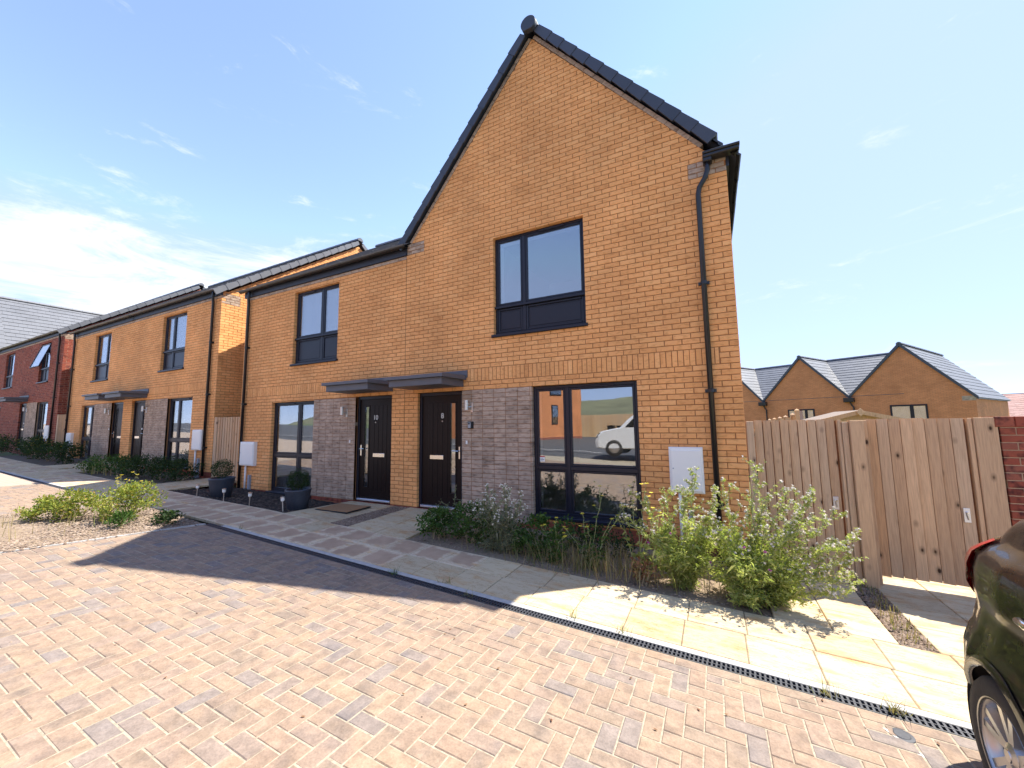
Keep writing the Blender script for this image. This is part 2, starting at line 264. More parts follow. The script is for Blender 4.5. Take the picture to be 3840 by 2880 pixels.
# ------------------------------------------------------------------ mesh helpers
class MB:
    def __init__(s): s.v = []; s.f = []
    def add(s, vs, fs):
        o = len(s.v); s.v += [tuple(p) for p in vs]; s.f += [tuple(i+o for i in f) for f in fs]; return s
    def box(s, x0, x1, y0, y1, z0, z1):
        return s.add([(x0,y0,z0),(x1,y0,z0),(x1,y1,z0),(x0,y1,z0),(x0,y0,z1),(x1,y0,z1),(x1,y1,z1),(x0,y1,z1)],
                     [(3,2,1,0),(4,5,6,7),(0,1,5,4),(1,2,6,5),(2,3,7,6),(3,0,4,7)])
    def bevbox(s, x0, x1, y0, y1, z0, z1, c=.004):
        """box with its front (-y) edges chamfered"""
        return s.prism([(x0,z0),(x1,z0),(x1,z1),(x0,z1)], y0, y1, c)
    def prism(s, poly, y0, y1, c=0):
        """polygon in x,z (counter-clockwise seen from -y), front at y0, back at y1"""
        n = len(poly); cx = sum(p[0] for p in poly)/n; cz = sum(p[1] for p in poly)/n
        sh = lambda p: (p[0]+(c if p[0] < cx else -c), p[1]+(c if p[1] < cz else -c))
        if c:
            vs = [(sh(p)[0], y0, sh(p)[1]) for p in poly]+[(p[0], y0+c, p[1]) for p in poly]+[(p[0], y1, p[1]) for p in poly]
            fs = [tuple(range(n))]+[(i+n, (i+1)%n+n, (i+1)%n, i) for i in range(n)]+[(i+2*n, (i+1)%n+2*n, (i+1)%n+n, i+n) for i in range(n)]
        else:
            vs = [(p[0], y0, p[1]) for p in poly]+[(p[0], y1, p[1]) for p in poly]
            fs = [tuple(range(n)), tuple(range(2*n-1, n-1, -1))]+[(i+n, (i+1)%n+n, (i+1)%n, i) for i in range(n)]
        return s.add(vs, fs)
    def slab(s, poly, zf, th, c=.004):
        """polygon in x,y (ccw from above), top on zf(x,y), chamfered edges"""
        n = len(poly); cx = sum(p[0] for p in poly)/n; cy = sum(p[1] for p in poly)/n
        sh = [(p[0]+(c if p[0] < cx else -c), p[1]+(c if p[1] < cy else -c)) for p in poly]
        vs = [(p[0],p[1],zf(*p)) for p in sh]+[(p[0],p[1],zf(*p)-c) for p in poly]+[(p[0],p[1],zf(*p)-th) for p in poly]
        fs = [tuple(range(n))]+[(i+n,(i+1)%n+n,(i+1)%n,i) for i in range(n)]+[(i+2*n,(i+1)%n+2*n,(i+1)%n+n,i+n) for i in range(n)]
        return s.add(vs, fs)
    def tube(s, path, rad, n=8, cap=True):
        path = [Vector(p) for p in path]
        if not isinstance(rad, (list, tuple)): rad = [rad]*len(path)
        vs = []; prev = None
        for i, p in enumerate(path):
            d = (path[min(i+1, len(path)-1)]-path[max(i-1, 0)]).normalized()
            a = Vector((0,0,1)) if abs(d.z) < .9 else Vector((1,0,0))
            if prev is not None: a = prev
            u = (a-d*a.dot(d))
            u = u.normalized() if u.length > 1e-6 else d.orthogonal().normalized()
            prev = u; v = d.cross(u)
            for k in range(n):
                t = 2*math.pi*k/n; vs.append(p+(u*math.cos(t)+v*math.sin(t))*rad[i])
        fs = [(i*n+k, i*n+(k+1)%n, (i+1)*n+(k+1)%n, (i+1)*n+k) for i in range(len(path)-1) for k in range(n)]
        if cap: fs += [tuple(range(n-1,-1,-1)), tuple(range((len(path)-1)*n, len(path)*n))]
        return s.add(vs, fs)
    def lathe(s, prof, c=(0,0,0), n=24, axis='z'):
        vs = []
        for r, h in prof:
            for k in range(n):
                t = 2*math.pi*k/n; a, b = r*math.cos(t), r*math.sin(t)
                vs.append((c[0]+a, c[1]+b, c[2]+h) if axis == 'z' else ((c[0]+h, c[1]+a, c[2]+b) if axis == 'x' else (c[0]+a, c[1]+h, c[2]+b)))
        return s.add(vs, [(i*n+k, i*n+(k+1)%n, (i+1)*n+(k+1)%n, (i+1)*n+k) for i in range(len(prof)-1) for k in range(n)])
    def extrude(s, prof, a, b):
        """open profile of (right, up) offsets swept from a to b"""
        a, b = Vector(a), Vector(b); d = (b-a).normalized(); r = d.cross(Vector((0,0,1))).normalized()
        n = len(prof); vs = [p+r*q[0]+Vector((0,0,1))*q[1] for p in (a, b) for q in prof]
        return s.add(vs, [(i, i+1, n+i+1, n+i) for i in range(n-1)])
    def build(s, name, mat, parent=None, smooth=False, loc=(0,0,0), rotz=0):
        me = bpy.data.meshes.new(name); me.from_pydata(s.v, [], s.f)
        if mat: me.materials.append(MATS[mat])
        if smooth: me.polygons.foreach_set('use_smooth', [True]*len(me.polygons))
        me.update(); return link(name, me, parent, loc, rotz)
def link(name, me, parent=None, loc=(0,0,0), rotz=0):
    o = bpy.data.objects.new(name, me); C.objects.link(o); o.location = loc; o.rotation_euler = (0,0,rotz)
    if parent is not None: o.parent = parent
    return o
def tag(o, label, cat, group=None):
    o['label'] = label; o['category'] = cat
    if group: o['group'] = group
    return o
def empty(name, loc, label, cat, group=None, rotz=0):
    o = bpy.data.objects.new(name, None); C.objects.link(o); o.location = loc; o.rotation_euler = (0,0,rotz); o.empty_display_size = .2
    return tag(o, label, cat, group)
def struct(o): o['kind'] = 'structure'; return o
def stuff(o): o['kind'] = 'stuff'; return o
def clip(poly, a, b, c):
    """keep a*x+b*y<=c"""
    r = []
    for i in range(len(poly)):
        p, q = poly[i], poly[(i+1)%len(poly)]; dp, dq = a*p[0]+b*p[1]-c, a*q[0]+b*q[1]-c
        if dp <= 0: r.append(p)
        if (dp < 0 < dq) or (dq < 0 < dp):
            t = dp/(dp-dq); r.append((p[0]+(q[0]-p[0])*t, p[1]+(q[1]-p[1])*t))
    return r
def area(p): return abs(sum(p[i][0]*p[(i+1)%len(p)][1]-p[(i+1)%len(p)][0]*p[i][1] for i in range(len(p))))/2
def sub_rect(rs, h):
    """subtract rectangle h=(x0,x1,z0,z1) from a list of rectangles"""
    o = []
    for x0,x1,z0,z1 in rs:
        if h[0] >= x1 or h[1] <= x0 or h[2] >= z1 or h[3] <= z0: o.append((x0,x1,z0,z1)); continue
        if h[0] > x0: o.append((x0,h[0],z0,z1))
        if h[1] < x1: o.append((h[1],x1,z0,z1))
        a, b = max(x0,h[0]), min(x1,h[1])
        if h[2] > z0: o.append((a,b,z0,h[2]))
        if h[3] < z1: o.append((a,b,h[3],z1))
    return o
SHARED = {}
def shared_brick(w, h, mat, depth=.1):
    k = (round(w,3), round(h,3), mat)
    if k not in SHARED:
        m = MB().bevbox(-w/2, w/2, 0, depth, -h/2, h/2, .0035)
        me = bpy.data.meshes.new('brick'); me.from_pydata(m.v, [], m.f); me.materials.append(MATS[mat]); SHARED[k] = me
    return SHARED[k]
def place_rects(part, name, rects, mat, nobj, world, depth=.1, polys=()):
    """rects (x0,x1,z0,z1): the nobj nearest become objects, the rest one mesh"""
    world = world or (lambda x, z: Vector((x,0,z)))
    rects = [r for r in rects if r[1]-r[0] > .0075 and r[3]-r[2] > .009]
    rects.sort(key=lambda r: (world((r[0]+r[1])/2, (r[2]+r[3])/2)-CAM).length/((r[1]-r[0])+(r[3]-r[2])))
    for r in rects[:nobj]:
        jx = random.gauss(0,.0008); jy = random.uniform(-.0015,.0015)
        link(name, shared_brick(r[1]-r[0], r[3]-r[2], mat, depth), part, ((r[0]+r[1])/2+jx, jy, (r[2]+r[3])/2))
    rest = MB()
    for r in rects[nobj:]: rest.bevbox(r[0], r[1], random.uniform(-.0015,.0015), depth, r[2], r[3], .0035)
    for p in polys: rest.prism(p, random.uniform(-.0015,.0015), depth, .002)
    if rest.f: stuff(rest.build('brickwork', mat, part))
J = .005
def wall(house, name, x0, x1, z0, z1, holes, zones, rake, mat, mortar, nobj, world=None, loc=(0,0,0), rotz=0, x_ref=0, plinth=0.0, plinthmat='brick_red', top=None):
    """wall face at local y=0; holes = openings; zones = (rect, kind, mat) filled with other bonds; rake = half planes (a,b,c)"""
    hs = [h for h in holes]
    back = MB(); zs = sorted({z0, z1, *[h[2]-.007 for h in hs], *[h[3]+.007 for h in hs]})
    for a, b in zip(zs, zs[1:]):
        rs = [(x0+.006, x1-.006, a, b)]
        for h in hs: rs = sub_rect(rs, (h[0]-.007, h[1]+.007, h[2]-.007, h[3]+.007))
        for r in rs:
            p = [(r[0],r[2]),(r[1],r[2]),(r[1],r[3]),(r[0],r[3])]
            for k in rake: p = clip(p, *k)
            if len(p) > 2 and area(p) > 1e-5: back.prism(p, .007, .24)
    part = back.build(name, mortar, house, loc=loc, rotz=rotz)
    rects = []; reds = []; polys = []; darks = []
    k = math.floor(z0/.075)
    while k*.075 < z1-.01:
        za, zb = k*.075+J, (k+1)*.075-J
        off = .1125 if k % 2 else 0
        i = math.floor((x0-x_ref-off)/.225)
        while x_ref+off+i*.225 < x1:
            a = max(x0, x_ref+off+i*.225+J if x_ref+off+i*.225 > x0 else x0); b = min(x1, x_ref+off+(i+1)*.225-J if x_ref+off+(i+1)*.225 < x1 else x1)
            i += 1
            rs = [(a, b, max(za, z0), min(zb, z1))]
            for h in holes: rs = sub_rect(rs, h)
            for zr, kind, zm in zones:
                rs = sub_rect(rs, (zr[0]-J, zr[1]+J, zr[2]-J, zr[3]+J) if kind != 'paint' else (9,9,9,9))
            ext = []
            for r in rs:
                a_, b_ = r[0], r[1]
                for h in holes:
                    if h[2] < (r[2]+r[3])/2 < h[3]:
                        if 0 < h[0]-b_ < .02: b_ = h[0]
                        if 0 < a_-h[1] < .02: a_ = h[1]
                ext.append((a_, b_, r[2], r[3]))
            for r in ext:
                p = [(r[0],r[2]),(r[1],r[2]),(r[1],r[3]),(r[0],r[3])]; n0 = area(p)
                if n0 < 1.2e-4: continue
                q = p
                for kk in rake: q = clip(q, *kk)
                if len(q) < 3 or area(q) < 8e-4: continue
                cx, cz = (r[0]+r[1])/2, (r[2]+r[3])/2
                pz = next((zm for zr, kind, zm in zones if kind == 'paint' and zr[0] < cx < zr[1] and zr[2] < cz < zr[3]), None)
                if pz: darks.append(r)
                elif area(q) < n0-1e-5: polys.append(q)
                elif cz < plinth: reds.append(r)
                else: rects.append(r)
        k += 1
    place_rects(part, 'brick', rects, mat, nobj, world, polys=polys)
    if reds: place_rects(part, 'plinth_brick', reds, plinthmat, 60 if nobj else 0, world)
    if darks: place_rects(part, 'dark_brick', darks, 'brick_dark', 40 if nobj else 0, world)
    for zr, kind, zm in zones:
        if kind == 'stack':                 # stretchers with joints above one another
            m = MB().box(zr[0]+.002, zr[1]-.002, .011, .05, zr[2]+.002, zr[3]-.002); pp = m.build('brick_panel', 'mortar_grey', house, loc=loc, rotz=rotz)
            rs = []; n = int((zr[1]-zr[0]+.1)/.225)+1; st = zr[1] if len(zr) < 5 else zr[4]
            kk = round(zr[2]/.075)
            while kk*.075 < zr[3]-.02:
                for q in range(-1, n+1):
                    a, b = max(zr[0], st-(q+1)*.225+J*.7), min(zr[1], st-q*.225-J*.7)
                    if b-a > .02: rs.append((a, b, max(zr[2],kk*.075+J*.7), min(zr[3],(kk+1)*.075-J*.7)))
                kk += 1
            place_rects(pp, 'dark_brick', rs, zm, 300 if nobj else 0, world)
        elif kind == 'patch':
            rs = []; kk = round(zr[2]/.075)
            while kk*.075 < zr[3]-.02:
                q = -1
                while zr[0]+q*.225+(.1125 if kk % 2 else 0) < zr[1]:
                    a = zr[0]+q*.225+(.1125 if kk % 2 else 0); rs.append((max(zr[0],a+J), min(zr[1],a+.225-J), max(zr[2],kk*.075+J), min(zr[3],(kk+1)*.075-J))); q += 1
                kk += 1
            place_rects(part, 'dark_brick', [r_ for r_ in rs if r_[1]-r_[0] > .02], zm, 40 if nobj else 0, world)
        elif kind == 'soldier':
            pp = part; rs = []; q = 0
            while zr[0]+q*.075 < zr[1]-.02: rs.append((zr[0]+q*.075+J, min(zr[1], zr[0]+(q+1)*.075)-J, zr[2]+J, zr[3]-J)); q += 1
            place_rects(pp, 'soldier_brick', rs, zm, 300 if nobj else 0, world)
    return part

# ------------------------------------------------------------------ house parts
def window(house, x0, x1, z0, z1, mull, trans, kind, y=.075, vent=None, sill=True, blind=None, room=True):
    """kind 'low' four lights, 'up' two lights over two solid panels"""
    f = MB(); fw = .045; d = .07
    f.bevbox(x0, x0+fw, y, y+d, z0, z1); f.bevbox(x1-fw, x1, y, y+d, z0, z1); f.bevbox(x0+fw, x1-fw, y, y+d, z1-fw, z1); f.bevbox(x0+fw, x1-fw, y, y+d, z0, z0+fw)
    f.bevbox(mull-.03, mull+.03, y, y+d, z0+fw, z1-fw); f.bevbox(x0+fw, mull-.03, y-.004, y+d, trans-.03, trans+.03); f.bevbox(mull+.03, x1-fw, y-.004, y+d, trans-.03, trans+.03)
    w_ = f.build('window', 'frame_navy', house)
    cells = [(x0+fw, mull-.03), (mull+.03, x1-fw)]
    for a, b in cells:
        for lo, (c, e) in enumerate(((trans+.03, z1-fw), (z0+fw, trans-.03))):
            s = .038
            m = MB(); yy = y+.006
            for bx in ((a,a+s,c,e),(b-s,b,c,e),(a+s,b-s,e-s,e),(a+s,b-s,c,c+s)): m.bevbox(bx[0], bx[1], yy, yy+.05, bx[2], bx[3], .008)
            m.build('sash', 'frame_navy', w_)
            if kind == 'up' and lo:
                p = MB().bevbox(a+s, b-s, yy+.022, yy+.05, c+s, e-s, .002); p.bevbox(a+s+.02, b-s-.02, yy+.016, yy+.03, c+s+.02, e-s-.02, .006); p.build('spandrel_panel', 'frame_navy', w_)
            else:
                MB().box(a+s-.004, b-s+.004, yy+.020, yy+.026, c+s-.004, e-s+.004).build('pane', 'glass', w_)
    if kind == 'up': MB().bevbox(x0-.015, x1+.015, y-.035, y+.03, trans-.028, trans+.012).build('transom_sill', 'frame_navy', w_)
    if vent: MB().bevbox(vent[0], vent[1], y-.022, y+.01, z1-fw-.012, z1-fw+.018, .008).build('trickle_vent', 'frame_navy', w_)
    if sill: MB().bevbox(x0-.03, x1+.03, -.045, y+.05, z0-.045, z0+.004, .008).build('sill', 'frame_navy', w_)
    m = MB(); i = .012; yb = y+.07     # white plastered reveal and dark room behind
    for a, b, c, e in ((x0-.02,x0+.03,z0,z1),(x1-.03,x1+.02,z0,z1),(x0+.03,x1-.03,z1-.03,z1+.02)): m.box(a, b, yb, yb+.2, c, e)
    m.build('window_reveal', 'white_paint', w_)
    if room:
        r = MB(); X0, X1, Y0, Y1, Z0, Z1 = x0-.35, x1+.35, yb+.2, yb+3.4, z0-.02, max(z1+.25, z0+2.3)
        r.add([(X0,Y0,Z0),(X1,Y0,Z0),(X1,Y1,Z0),(X0,Y1,Z0),(X0,Y0,Z1),(X1,Y0,Z1),(X1,Y1,Z1),(X0,Y1,Z1)], [(0,1,2,3),(7,6,5,4),(2,6,7,3),(1,5,6,2),(3,7,4,0)])
        r.build('room', 'room_wall', w_)
    if blind:
        for a, b, c, e in blind:
            n = 90; m = MB(); vs = []
            for q in range(n+1):
                t = q/n; xx = a+(b-a)*t; dy = .045*math.sin(t*(b-a)*26+.8*math.sin(t*5))+.012*math.sin(t*(b-a)*70+1); vs += [(xx+.02*math.sin(t*9), yb+.06+dy, c), (xx, yb+.06+dy*.7, e)]
            m.add(vs, [(2*q,2*q+2,2*q+3,2*q+1) for q in range(n)]); m.build('curtain', 'curtain', w_, smooth=True)
    return w_
def text_mesh(txt, size, mat, parent, name, loc, depth=.004):
    cu = bpy.data.curves.new(name, 'FONT'); cu.body = txt; cu.size = size; cu.extrude = depth; cu.align_x = 'CENTER'; cu.align_y = 'CENTER'
    to = bpy.data.objects.new(name, cu); C.objects.link(to); bpy.context.view_layer.update()
    me = bpy.data.meshes.new_from_object(to); bpy.data.objects.remove(to)
    me.materials.clear(); me.materials.append(MATS[mat])
    for v in me.vertices: v.co = Vector((v.co.x, -v.co.z, v.co.y))
    return link(name, me, parent, loc)
def door(house, x0, x1, hinge, number=None, detail=True, zb=0, y=.06):
    """hinge 'L' = glass and handle on the right"""
    f = MB(); fw = .055; zt = zb+2.1
    f.bevbox(x0, x0+fw, y, y+.09, zb, zt); f.bevbox(x1-fw, x1, y, y+.09, zb, zt); f.bevbox(x0+fw, x1-fw, y, y+.09, zt-.06, zt)
    d = f.build('door', 'frame_navy', house)
    a, b = x0+fw, x1-fw; yl = y+.025; c0, c1 = zb+.055, zt-.06
    s = 1 if hinge == 'L' else -1; lead = b if s > 0 else a       # leading edge
    X = lambda t: lead-s*t                                          # distance from the leading edge
    gx = sorted((X(.125), X(.255))); gz = (zb+.27, zb+1.90)
    m = MB()
    for r in sub_rect([(a,b,c0,c1)], (gx[0],gx[1],gz[0],gz[1])): m.box(r[0], r[1], yl, yl+.045, r[2], r[3])
    m.build('door_leaf', 'door_black', d)
    m = MB(); hi = sorted((X(.30), X(.75)))
    for q in range(4):                                              # raised boards leave grooves between them
        w_ = (hi[1]-hi[0])/4; m.bevbox(hi[0]+q*w_+.004, hi[0]+(q+1)*w_-.004, yl-.006, yl+.01, zb+.2, zb+1.91, .003)
    m.build('door_board', 'door_black', d)
    m = MB()
    for r in sub_rect([(gx[0]-.018,gx[1]+.018,gz[0]-.018,gz[1]+.018)], (gx[0]+.012,gx[1]-.012,gz[0]+.012,gz[1]-.012)): m.bevbox(r[0], r[1], yl-.009, yl+.01, r[2], r[3], .003)
    m.build('glazing_bead', 'door_black', d)
    MB().box(gx[0]+.01, gx[1]-.01, yl+.012, yl+.018, gz[0]+.01, gz[1]-.01).build('pane', 'glass', d)
    hx = X(.045); m = MB(); m.bevbox(hx-.016, hx+.016, yl-.012, yl, zb+.89, zb+1.11, .004); m.tube([(hx,yl-.01,zb+1.03),(hx,yl-.05,zb+1.03),(hx-s*.13,yl-.055,zb+1.035)], .009, 8)
    m.build('handle', 'chrome', d, smooth=False)
    lx = sorted((X(.39), X(.70))); MB().bevbox(lx[0], lx[1], yl-.02, yl, zb+.87, zb+.95, .006).build('letter_plate', 'chrome', d)
    MB().bevbox(a, b, y-.03, y+.06, zb+.005, zb+.045, .008).build('threshold', 'threshold_silver', d)
    if number:
        text_mesh(number, .135, 'number_white', d, 'door_number', (X(.42 if s > 0 else .445), yl-.009, zb+1.66))
        MB().lathe([(0,-.012),(.011,-.012),(.011,0)], (X(.42 if s > 0 else .445), yl-.004, zb+1.565), 12, 'y').build('door_viewer', 'steel_brushed', d)
    h = MB(); h.add([(x0-.1,yl+.06,zb),(x1+.1,yl+.06,zb),(x1+.1,3.2,zb),(x0-.1,3.2,zb),(x0-.1,yl+.06,zt+.2),(x1+.1,yl+.06,zt+.2),(x1+.1,3.2,zt+.2),(x0-.1,3.2,zt+.2)], [(0,1,2,3),(7,6,5,4),(2,6,7,3),(1,5,6,2),(3,7,4,0)]); h.build('hallway', 'room_wall', d)
    return d
def canopy(house, x0, x1, zb=0, d=.70):
    m = MB(); m.prism([(x0+.06,2.165+zb),(x1-.06,2.165+zb),(x1-.06,2.285+zb),(x0+.06,2.285+zb)], -d+.06, -.001, .006)
    c = m.build('canopy', 'canopy_grey', house)
    m = MB(); z1 = 2.285+zb
    m.add([(x0,-d,z1),(x1,-d,z1),(x1,-.001,z1),(x0,-.001,z1),(x0,-d,z1+.055),(x1,-d,z1+.055),(x1,-.001,z1+.085),(x0,-.001,z1+.085)], [(3,2,1,0),(4,5,6,7),(0,1,5,4),(1,2,6,5),(2,3,7,6),(3,0,4,7)])
    m.build('canopy_top', 'canopy_grey', c)
    m = MB(); m.add([(x0+.01,-.02,z1+.08),(x1+.03,-.02,z1+.04),(x1+.03,-.02,z1+.17),(x0+.01,-.02,z1+.17),(x0+.01,-.001,z1+.08),(x1+.03,-.001,z1+.04),(x1+.03,-.001,z1+.17),(x0+.01,-.001,z1+.17)], [(0,1,2,3),(1,5,6,2),(3,2,6,7),(4,0,3,7),(0,4,5,1)])
    m.build('flashing', 'canopy_grey', c)
    return c
def downpipe(house, x, ztop, zbot, neck=None, sq=False, y=-.055):
    p = [(x,y,zbot),(x,y,ztop)]
    if neck: p = [(x,y,zbot),(x,y,ztop-.42),(x+.02,y-.01,ztop-.33),(x+neck*.75,y-.03,ztop-.22),(x+neck,y-.035,ztop-.12),(x+neck,y-.035,ztop)]
    m = MB().tube(p, .034, 12)
    d = m.build('downpipe', 'pipe_black', house, smooth=True)
    z = zbot+.75
    while z < ztop-.5:
        b = MB(); b.tube([(x,y,z-.022),(x,y,z+.022)], .041, 12); b.box(x-.068, x+.068, y+.02, y+.055, z-.02, z+.02); b.build('pipe_bracket', 'pipe_black', d); z += 1.45
    return d
def gutter(house, a, b):
    pr = [(.058*math.cos(math.pi*t/8+math.pi), .058*math.sin(math.pi*t/8+math.pi)+.03) for t in range(9)]
    pr = pr+[(p[0]*.9, p[1]*.9+.004) for p in reversed(pr)]
    o = MB().extrude(pr, a, b); gu = o.build('gutter', 'gutter_black', house, smooth=False)
    L = (Vector(b)-Vector(a)).length; n = max(2, int(L/.9)); br = MB()
    for q in range(n+1):
        p = Vector(a).lerp(Vector(b), q/n); d = (Vector(b)-Vector(a)).normalized()
        m = MB(); m.extrude([(x*1.08, z*1.08-.002) for x, z in pr[:9]], p-d*.012, p+d*.012); br.add(m.v, m.f)
    br.build('gutter_bracket', 'gutter_black', gu)
    return gu
def tile_plane(part_parent, name, p0, ud, vd, U, V, mat, tw=.33, gauge=.30, seed=1):
    rnd = random.Random(seed); p0, ud, vd = Vector(p0), Vector(ud).normalized(), Vector(vd).normalized(); nn = ud.cross(vd).normalized()
    if nn.z < 0: nn = -nn
    m = MB(); j = 0
    base = [p0-nn*.03, p0+ud*U-nn*.03, p0+ud*U+vd*V-nn*.03, p0+vd*V-nn*.03]; m.add(base, [(0,1,2,3)])
    while j*gauge < V-.02:
        v0, v1 = j*gauge-.02, min(V, (j+1)*gauge+.03); i = 0; off = tw/2 if j % 2 else 0
        while i*tw-off < U:
            u0, u1 = max(0, i*tw-off), min(U, (i+1)*tw-off); i += 1
            if u1-u0 < .02: continue
            h = .030+rnd.uniform(-.003,.003); a, b = u0+.002, u1-.002
            q = lambda u, v, k: p0+ud*u+vd*v+nn*k
            m.add([q(a,v0,h),q(b,v0,h),q(b,v1,.004),q(a,v1,.004),q(a,v0,h-.024),q(b,v0,h-.024),q(b,v1,-.015),q(a,v1,-.015)], [(0,1,2,3),(4,5,1,0),(5,6,2,1),(7,4,0,3)])
        j += 1
    return stuff(m.build(name, mat, part_parent))
def verge(part_parent, a, b, side, mat, n=None, face=.14, out=.10):
    """tiles capping a sloping gable edge from a (low) to b (high), both on the tile's lower edge line; side = outward direction"""
    a, b, side = Vector(a), Vector(b), Vector(side).normalized(); d = (b-a).normalized(); up = side.cross(d).normalized()
    if up.z < 0: up = -up
    L = (b-a).length; n = n or max(2, round(L/.33)); st = L/n
    for k in range(n):
        lo, hi = k*st-.035, (k+1)*st
        f0, f1 = -.012, .012
        m = MB(); P = lambda s, o, u: a+d*s+side*o+up*u
        # outer shell: face hanging down, sloped top
        vs = [P(lo,out+.008,f0),P(hi,out,f1),P(hi,out,face),P(lo,out+.008,face+.012),P(lo,-.16,face+.022),P(hi,-.16,face+.008),
              P(lo,out-.022,f0),P(hi,out-.022,f1),P(lo,out-.022,face-.015),P(hi,out-.022,face-.02),P(lo,-.16,face-.005),P(hi,-.16,face-.02)]
        m.add(vs, [(0,1,2,3),(3,2,5,4),(0,6,7,1),(6,8,9,7),(8,10,11,9),(0,3,8,6),(3,4,10,8),(1,7,9,2),(2,9,11,5)])
        m.build('verge_tile', mat, part_parent)
def ridge(part_parent, a, b, mat, r=.12):
    a, b = Vector(a), Vector(b); L = (b-a).length; d = (b-a)/L; n = max(1, round(L/.45)); sidev = d.cross(Vector((0,0,1)))
    m = MB()
    for k in range(n):
        p, q = a+d*(k*L/n-.01), a+d*((k+1)*L/n+.015); vs = []
        for pt, rr in ((p, r*1.05), (q, r)):
            for t in range(9):
                an = math.pi*t/8; vs.append(pt+sidev*rr*math.cos(an)+Vector((0,0,1))*(rr*math.sin(an)-.05))
        m.add(vs, [(i,i+1,i+10,i+9) for i in range(8)]+[tuple(range(9)), tuple(range(17,8,-1))])
    return m.build('ridge_tile', mat, part_parent)

# ================================================================== SETTING: ground, road, pavement, beds
def sheet(name, x0, x1, y0, y1, dz, mat, nx=2, zf=None):
    xs = sorted({x0, x1, *[x for x in GX if x0 < x < x1]}); ys = [y0, y1]
    if y0 < -2.47 < y1: ys = [y0, -2.47, y1]
    m = MB(); zf = zf or g
    m.add([(x,y,zf(x,y)+dz) for y in ys for x in xs], [(j*len(xs)+i, j*len(xs)+i+1, (j+1)*len(xs)+i+1, (j+1)*len(xs)+i) for j in range(len(ys)-1) for i in range(len(xs)-1)])
    return m.build(name, mat)
def terr(x, y):
    z = g(x, y)
    if y > 9.5: z -= min(2.15, (y-9.5)*.13)
    return z
ys = [-400,-60,-25,-10.47,-2.47,9.5,26,120,600]; xs = [-500]+GX+[500]
gm = MB(); gm.add([(x,y,terr(x,y)-.30) for y in ys for x in xs], [(j*len(xs)+i, j*len(xs)+i+1, (j+1)*len(xs)+i+1, (j+1)*len(xs)+i) for j in range(len(ys)-1) for i in range(len(xs)-1)])
struct(gm.build('ground', 'grass_far'))
# road base (sand in the joints); far parts carry the paving as a material
road = struct(sheet('road', -14.5, 6, -9, -2.46, -.0035, 'sand_joint'))
struct(sheet('road_far', -60, -14.5, -9, -2.46, -.001, 'paver_far'))
struct(sheet('road_tarmac', -60, 40, -26, -9, -.001, 'tarmac'))
struct(sheet('kerb_line', -60, 40, -10.9, -10.75, .05, 'concrete'))
# herringbone block paving
ISL = [(-7.27,-2.45), (-7.44,-3.3), (-7.62,-4.2), (-8.3,-6.2), (-10.6,-6.2), (-10.35,-4.0), (-10.05,-2.45)]
def in_isl(x, y):
    c = False
    for i in range(len(ISL)):
        (x1,y1),(x2,y2) = ISL[i], ISL[(i+1)%len(ISL)]
        if (y1 > y) != (y2 > y) and x < (x2-x1)*(y-y1)/(y2-y1)+x1: c = not c
    return c
W_ = .1022; YB = -2.582; blocks = []
for k in range(-190, 190):
    for mm in range(-95, 95):
        ox, oy = k+2*mm, k-2*mm
        for (cx, cy, w, h) in ((ox, oy, 2, 1), (ox, oy+1, 1, 2)):
            x0, y0 = cx*W_-5, cy*W_-4; x1, y1 = x0+w*W_, y0+h*W_
            if x1 < -14.4 or x0 > 3.2 or y1 < -7.6 or y0 > YB: continue
            y1 = min(y1, YB)
            if y1-y0 < .03: continue
            blocks.append([x0+.0028, x1-.0028, y0+.0028, y1-.0028])
x = -14.4
while x < 3.0: blocks.append([x+.003, x+.2014, -2.58, -2.482]); x += .2044
pv = []
for b in blocks:
    ins = [in_isl(px, py) for px in b[:2] for py in b[2:]]
    if all(ins): continue
    poly = [(b[0],b[2]),(b[1],b[2]),(b[1],b[3]),(b[0],b[3])]
    if any(ins):
        cx = (b[0]+b[1])/2
        seg = [(ISL[0],ISL[1]),(ISL[1],ISL[2]),(ISL[2],ISL[3])] if cx > -9 else [(ISL[4],ISL[5]),(ISL[5],ISL[6])]
        cy = (b[2]+b[3])/2; s = min(seg, key=lambda e: abs((e[0][1]+e[1][1])/2-cy))
        (xa,ya),(xb,yb) = s; a_, b_ = (yb-ya), -(xb-xa); c_ = a_*xa+b_*ya
        sg = 1 if a_*(-9)+b_*(-3.5) > c_ else -1
        poly = clip(poly, a_*sg, b_*sg, c_*sg)
        if len(poly) < 3 or area(poly) < .0015: continue
    pv.append((poly, b, any(ins)))
pv.sort(key=lambda p: (Vector(((p[1][0]+p[1][1])/2, (p[1][2]+p[1][3])/2, 0))-Vector((CAM.x,CAM.y,0))-Vector((Fv.x,Fv.y,0))*2.6).length)
PSH = {}; rest = MB(); cnt = 0; rnd = random.Random(3)
